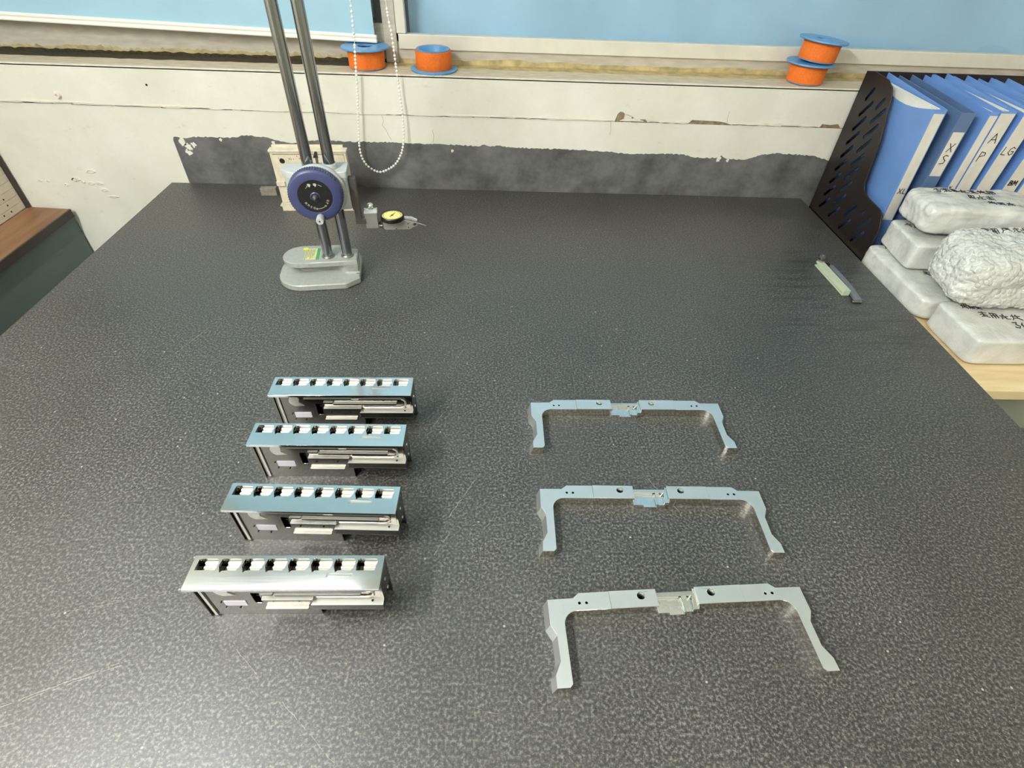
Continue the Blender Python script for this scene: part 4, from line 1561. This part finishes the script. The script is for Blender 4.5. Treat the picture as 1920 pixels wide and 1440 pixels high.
# ------------------------------------------------------------------ file holder and binders
FH = thing('file_holder', 'black slotted plastic file holder against the wall on the side table', 'file holder', (.862, 0, TZ))
side = [(1.4000, 0), (1.4000, .3325), (1.3700, .3385), (1.3100, .3355), (1.2870, .3260), (1.2720, .3090), (1.2400, .2240), (1.2260, .1390), (1.2120, .1240), (1.1920, .1190), (1.1350, .1160), (1.1190, .1080), (1.1050, .0830), (1.1034, 0)]
slots = []
for cI, (yc, r0, r1) in enumerate(((1.358, 0, 8), (1.303, 0, 8), (1.243, 0, 2), (1.178, 0, 2))):
    for r in range(r0, r1):
        z = .0215 + .0325 * r - (0 if cI < 2 else .004)
        slots.append(slot(yc, z, yc - .029, z + .034, .0085))
slots += [slot(1.360, .283, 1.345, .308, .0085), slot(1.3065, .279, 1.2915, .300, .0085), slot(1.184, .083, 1.180, .090, .0085)]
TS = basis((0, 0, 0), (0, 1, 0), (0, 0, 1), (1, 0, 0))
MB().prism([side] + slots, -.0020, .0010, TS).build('side_panel', 'black_mesh', FH, bevel=.0005, bseg=1)
MB().prism([side], -.0015, .0015, TS @ Matrix.Translation((0, 0, .540))).build('side_panel', 'black_mesh', FH)
MB().box(-.002, .541, 1.3975, 1.4000, 0, .3330).build('back_panel', 'black_mesh', FH)
MB().box(-.002, .541, 1.1034, 1.4000, 0, .0030).build('base_panel', 'black_mesh', FH)


def binder(label, x0, x1, zt, lean, mat, yf=1.150, yb=1.385, dip=0.0, paper=True, lab=None, text=None):
    """spine towards the viewer; lean = sideways shift of the top in metres"""
    t = thing('ring_binder', label, 'binder', (x0, yf, TZ + .0035), 0, 'blue ring binders in the file holder')
    w = x1 - x0
    h = zt - TZ - .0035
    sh = lean / h
    S = Matrix(((1, 0, sh, 0), (0, 1, 0, 0), (0, 0, 1, 0), (0, 0, 0, 1)))
    dep = yb - yf
    n = 10
    cov = [(0, 0), (dep, 0), (dep, h + .012)] + [(dep * (1 - i / n), h + .012 * (1 - i / n) - dip * math.sin(PI * min(1, i / n * 1.0))) for i in range(1, n + 1)]
    TCv = S @ basis((0, 0, 0), (0, 1, 0), (0, 0, 1), (1, 0, 0))
    MB().prism([cov], 0, .0020, TCv).build('cover', mat, t)
    cov2 = [(0, 0), (dep, 0), (dep, h + .014), (0, h)]
    MB().prism([cov2], w - .0020, w, TCv).build('cover', mat, t)
    MB().box(0, w, -.0018, .0002, 0, h, S).build('spine', mat, t, bevel=.0006)
    if paper:
        mb = MB()
        for k in range(5):
            a = .003 + (w - .008) * k / 5
            mb.prism([[(.010, .006), (dep - .01, .006), (dep - .012, h + .006 - .0015 * k), (.012, h - .003 + .001 * (k % 3))]], a, a + (w - .008) / 5 * .86, TCv)
        mb.build('paper_sheets', 'paper', t)
    if lab:
        z0, z1, m0, m1 = lab
        sp = MB().box(m0, w - m1, -.0024, -.0018, z0 - TZ - .0035, z1 - TZ - .0035, S).build('spine_label', 'label', t)
        if text:
            mb = MB()
            for (ch_, ux, uz, hh, ww) in text:
                T = S @ basis((ux, -.0026, uz - TZ - .0035), (1, 0, 0), (0, 0, 1), (0, -1, 0))
                write(mb, ch_, T, hh, ww)
            mb.build('handwriting', 'ink', sp)
    return t


binder('blue ring binder with narrow spine label XL', .8905, .9185, .3000, -.014, 'binder', 1.152, 1.385, .022, True, (.065, .292, .0035, .0025),
       [(['X', 'L'], .0075, .1270, .0110, .0016)])
binder('slate blue ring binder with spine label X over S', .9385, .9700, .2960, -.004, 'binder_dark', 1.150, 1.390, .0, False, (.1685, .2590, .0045, .0030),
       [(['X'], .0105, .2200, .0170, .0016), (['S'], .0100, .1950, .0180, .0016)])
binder('blue ring binder with worn plain grey spine beside label A P', .9985, 1.0170, .2985, -.004, 'binder', 1.150, 1.390, .0, True, (.02, .292, .0012, .0010),
       [(['W'], .0030, .142, .0060, .0010)])
binder('blue ring binder with wide white spine label A P', 1.0190, 1.0510, .3010, -.004, 'binder', 1.150, 1.390, .0, True, (.02, .297, .0010, .0012),
       [(['A'], .0085, .2400, .0190, .0016), (['P'], .0060, .2020, .0200, .0016)])
binder('blue ring binder with white spine label LG', 1.0600, 1.0930, .2980, .004, 'binder', 1.150, 1.390, .0, True, (.02, .292, .0012, .0012),
       [(['L', 'G'], .0040, .2170, .0160, .0016)])
binder('blue ring binder with white spine label BM', 1.1170, 1.1480, .2950, .008, 'binder', 1.150, 1.390, .0, True, (.02, .270, .0012, .0012),
       [(['B', 'M'], .0060, .1530, .0100, .0022)])
binder('blue ring binder cut off by the right picture edge', 1.1560, 1.1880, .2950, .008, 'binder', 1.150, 1.390, .0, True, (.02, .270, .0012, .0012), None)

# ------------------------------------------------------------------ wrapped parcels
PAR = []


def parcel(label, cx_, cy_, z0, sx, sy, sz, rz, seed, mat, k=7.0, amp=.004, fold=.0, tiltx=0.0, tilty=0.0, n=34):
    vs, fs = [], []
    idx = {}

    def vert(p):
        key = (round(p[0], 5), round(p[1], 5), round(p[2], 5))
        if key in idx:
            return idx[key]
        v = Vector(p)
        s = (abs(v.x) ** k + abs(v.y) ** k + abs(v.z) ** k) ** (1 / k)
        v = v / s
        q = Vector((v.x * sx / 2, v.y * sy / 2, v.z * sz / 2))
        nrm = Vector((v.x ** 3, v.y ** 3, v.z ** 3)).normalized()
        s1 = noise.noise(q * 26 + Vector((seed, 0, 0)))
        s2 = 1 - abs(noise.noise(q * 55 + Vector((0, seed * 3, 0)))) * 2
        s3 = noise.noise(q * 120 + Vector((0, 0, seed)))
        q += nrm * (amp * s1 + fold * s2 + amp * .25 * s3)
        q.z += tiltx * q.x + tilty * q.y
        idx[key] = len(vs)
        vs.append(q)
        return idx[key]
    for ax in range(3):
        for sg in (-1, 1):
            g = []
            for i in range(n + 1):
                row = []
                for j in range(n + 1):
                    p = [0, 0, 0]
                    p[ax] = sg
                    p[(ax + 1) % 3] = -1 + 2 * i / n
                    p[(ax + 2) % 3] = -1 + 2 * j / n
                    row.append(vert(p))
                g.append(row)
            for i in range(n):
                for j in range(n):
                    q = (g[i][j], g[i + 1][j], g[i + 1][j + 1], g[i][j + 1])
                    fs.append(q if sg > 0 else q[::-1])
    zmin = min(v.z for v in vs)
    t = thing('wrapped_parcel', label, 'parcel', (cx_, cy_, z0), R(rz), 'wrapped parcels stacked on the side table')
    mb = MB()
    mb.add([(v.x, v.y, v.z - zmin) for v in vs], fs)
    o = mb.build('wrapping', mat, t, smooth=70)
    bv = BVHTree.FromPolygons([v.co.copy() for v in o.data.vertices], [tuple(p.vertices) for p in o.data.polygons])
    PAR.append((t, bv))
    return t, bv


def scrawl(par, texts, mat='ink', name='handwriting'):
    """handwriting pressed onto the top of the parcel: (glyph list, x, y, angle, height, stroke)"""
    t, bv = par
    mb = MB()
    for gl, ox, oy, ang, h, w in texts:
        x = 0.0
        ca, sa = math.cos(R(ang)), math.sin(R(ang))
        for g in gl:
            wd = max(p[0] for s in GLYPH[g] for p in s)
            for s in GLYPH[g]:
                P = []
                for a, b in zip(s[:-1], s[1:]):
                    for q in range(4):
                        tt = q / 4
                        P.append((a[0] + (b[0] - a[0]) * tt, a[1] + (b[1] - a[1]) * tt))
                P.append(s[-1])
                pts = []
                for p in P:
                    lx, ly = (x + p[0] * h), p[1] * h
                    wx, wy = ox + lx * ca - ly * sa, oy + lx * sa + ly * ca
                    hit = bv.ray_cast(Vector((wx, wy, .5)), Vector((0, 0, -1)))
                    if hit[0] is not None:
                        pts.append(hit[0] + hit[1] * .0004)
                if len(pts) > 2:
                    mb.tube(pts, w / 2, 5)
            x += (wd + .2) * h
    if mb.f:
        mb.build(name, mat, t)


p1 = parcel('film wrapped parcel at the front of the stack marked 3 in black', .9930, .7980, TZ, .262, .130, .056, 0, 2.0, 'wrap_foam', 14, .0018)
p2 = parcel('low film wrapped parcel along the plate edge under the stack', .9240, .9840, TZ, .165, .232, .052, 0, 5.0, 'wrap_foam', 8, .003)
p3 = parcel('grey white foam parcel below the rear top parcel', .9500, 1.0340, .0340, .170, .125, .056, -4, 8.0, 'wrap_foam', 14, .0018)
p4 = parcel('large bubble wrapped parcel in front at mid height', 1.0050, .8920, .0370, .290, .128, .098, 3, 11.0, 'wrap_bubble', 5.0, .006, .003, tilty=.15, n=50)
p5 = parcel('white wrapped parcel on top at the rear in front of the binders', 1.0100, 1.0600, .0930, .260, .118, .062, -5, 14.0, 'wrap_foam', 6.0, .004, .0015)
# air bubbles standing on the bubble wrap
def bubbles(par, pitch, r, h, spans):
    t, bv = par
    mb = MB()
    rb = random.Random(5)
    for org, ex, ey, dr, nx_, ny_ in spans:
        for j in range(ny_):
            for i in range(nx_):
                p = Vector(org) + Vector(ex) * (i + .5 * (j % 2)) * pitch + Vector(ey) * j * pitch * .87
                p += Vector((rb.uniform(-1, 1), rb.uniform(-1, 1), rb.uniform(-1, 1))) * pitch * .12
                hit = bv.ray_cast(p, Vector(dr))
                if rb.random() < .35 or hit[0] is None or hit[1].dot(Vector(dr)) > -.45:
                    continue
                n_ = hit[1]
                a_ = n_.orthogonal().normalized()
                sq = rb.uniform(.35, 1.0)
                T = basis(hit[0], a_, n_.cross(a_), n_)
                mb.lathe([(r, -.0006), (r * .92, h * .45 * sq), (r * .6, h * .85 * sq), (0, h * sq)], 9, T)
    mb.build('bubbles', 'bubble_film', t, smooth=60)['kind'] = 'stuff'


bubbles(p4, .0105, .0046, .0015, [((-.15, -.07, .4), (1, 0, 0), (0, 1, 0), (0, 0, -1), 30, 16),
                                  ((-.15, -.4, .0), (1, 0, 0), (0, 0, 1), (0, 1, 0), 30, 13),
                                  ((-.5, -.07, .0), (0, 1, 0), (0, 0, 1), (1, 0, 0), 14, 13)])
scrawl(p1, [(['scrawl1', 'scrawl2', 'scrawl4', 'scrawl3'], -.080, .010, -8, .017, .0016), (['3', 'ren_niu'], -.036, -.022, -10, .018, .0018), (['scrawl3', 'scrawl2', 'scrawl1'], -.1, .036, -4, .012, .0014)])
scrawl(p2, [(['scrawl2', 'scrawl4', 'scrawl1'], -.055, .085, -25, .017, .0015), (['scrawl3', 'scrawl2'], -.045, .062, -25, .015, .0015), (['scrawl1', 'scrawl4'], -.030, -.020, -30, .015, .0015)])
scrawl(p3, [(['scrawl3', 'scrawl1', 'scrawl2'], -.070, .030, -35, .014, .0014)])
scrawl(p4, [(['scrawl1', 'scrawl2', 'scrawl3', 'scrawl4', 'scrawl2', 'scrawl1', 'scrawl4'], -.075, .038, -3, .016, .0014)])
scrawl(p4, [(['scrawl3', 'scrawl1', 'scrawl4', 'scrawl2'], .000, .016, -6, .016, .0014)], 'blue_ink', 'violet_handwriting')
scrawl(p5, [(['3', 'scrawl1', 'scrawl2', 'scrawl4', 'scrawl1', 'scrawl3', 'scrawl2'], -.085, .020, 2, .017, .0016), (['scrawl2', 'scrawl4', 'scrawl1'], -.030, -.004, -4, .016, .0015),
             (['scrawl3', 'scrawl1', 'scrawl4'], -.005, -.028, -10, .014, .0015)])
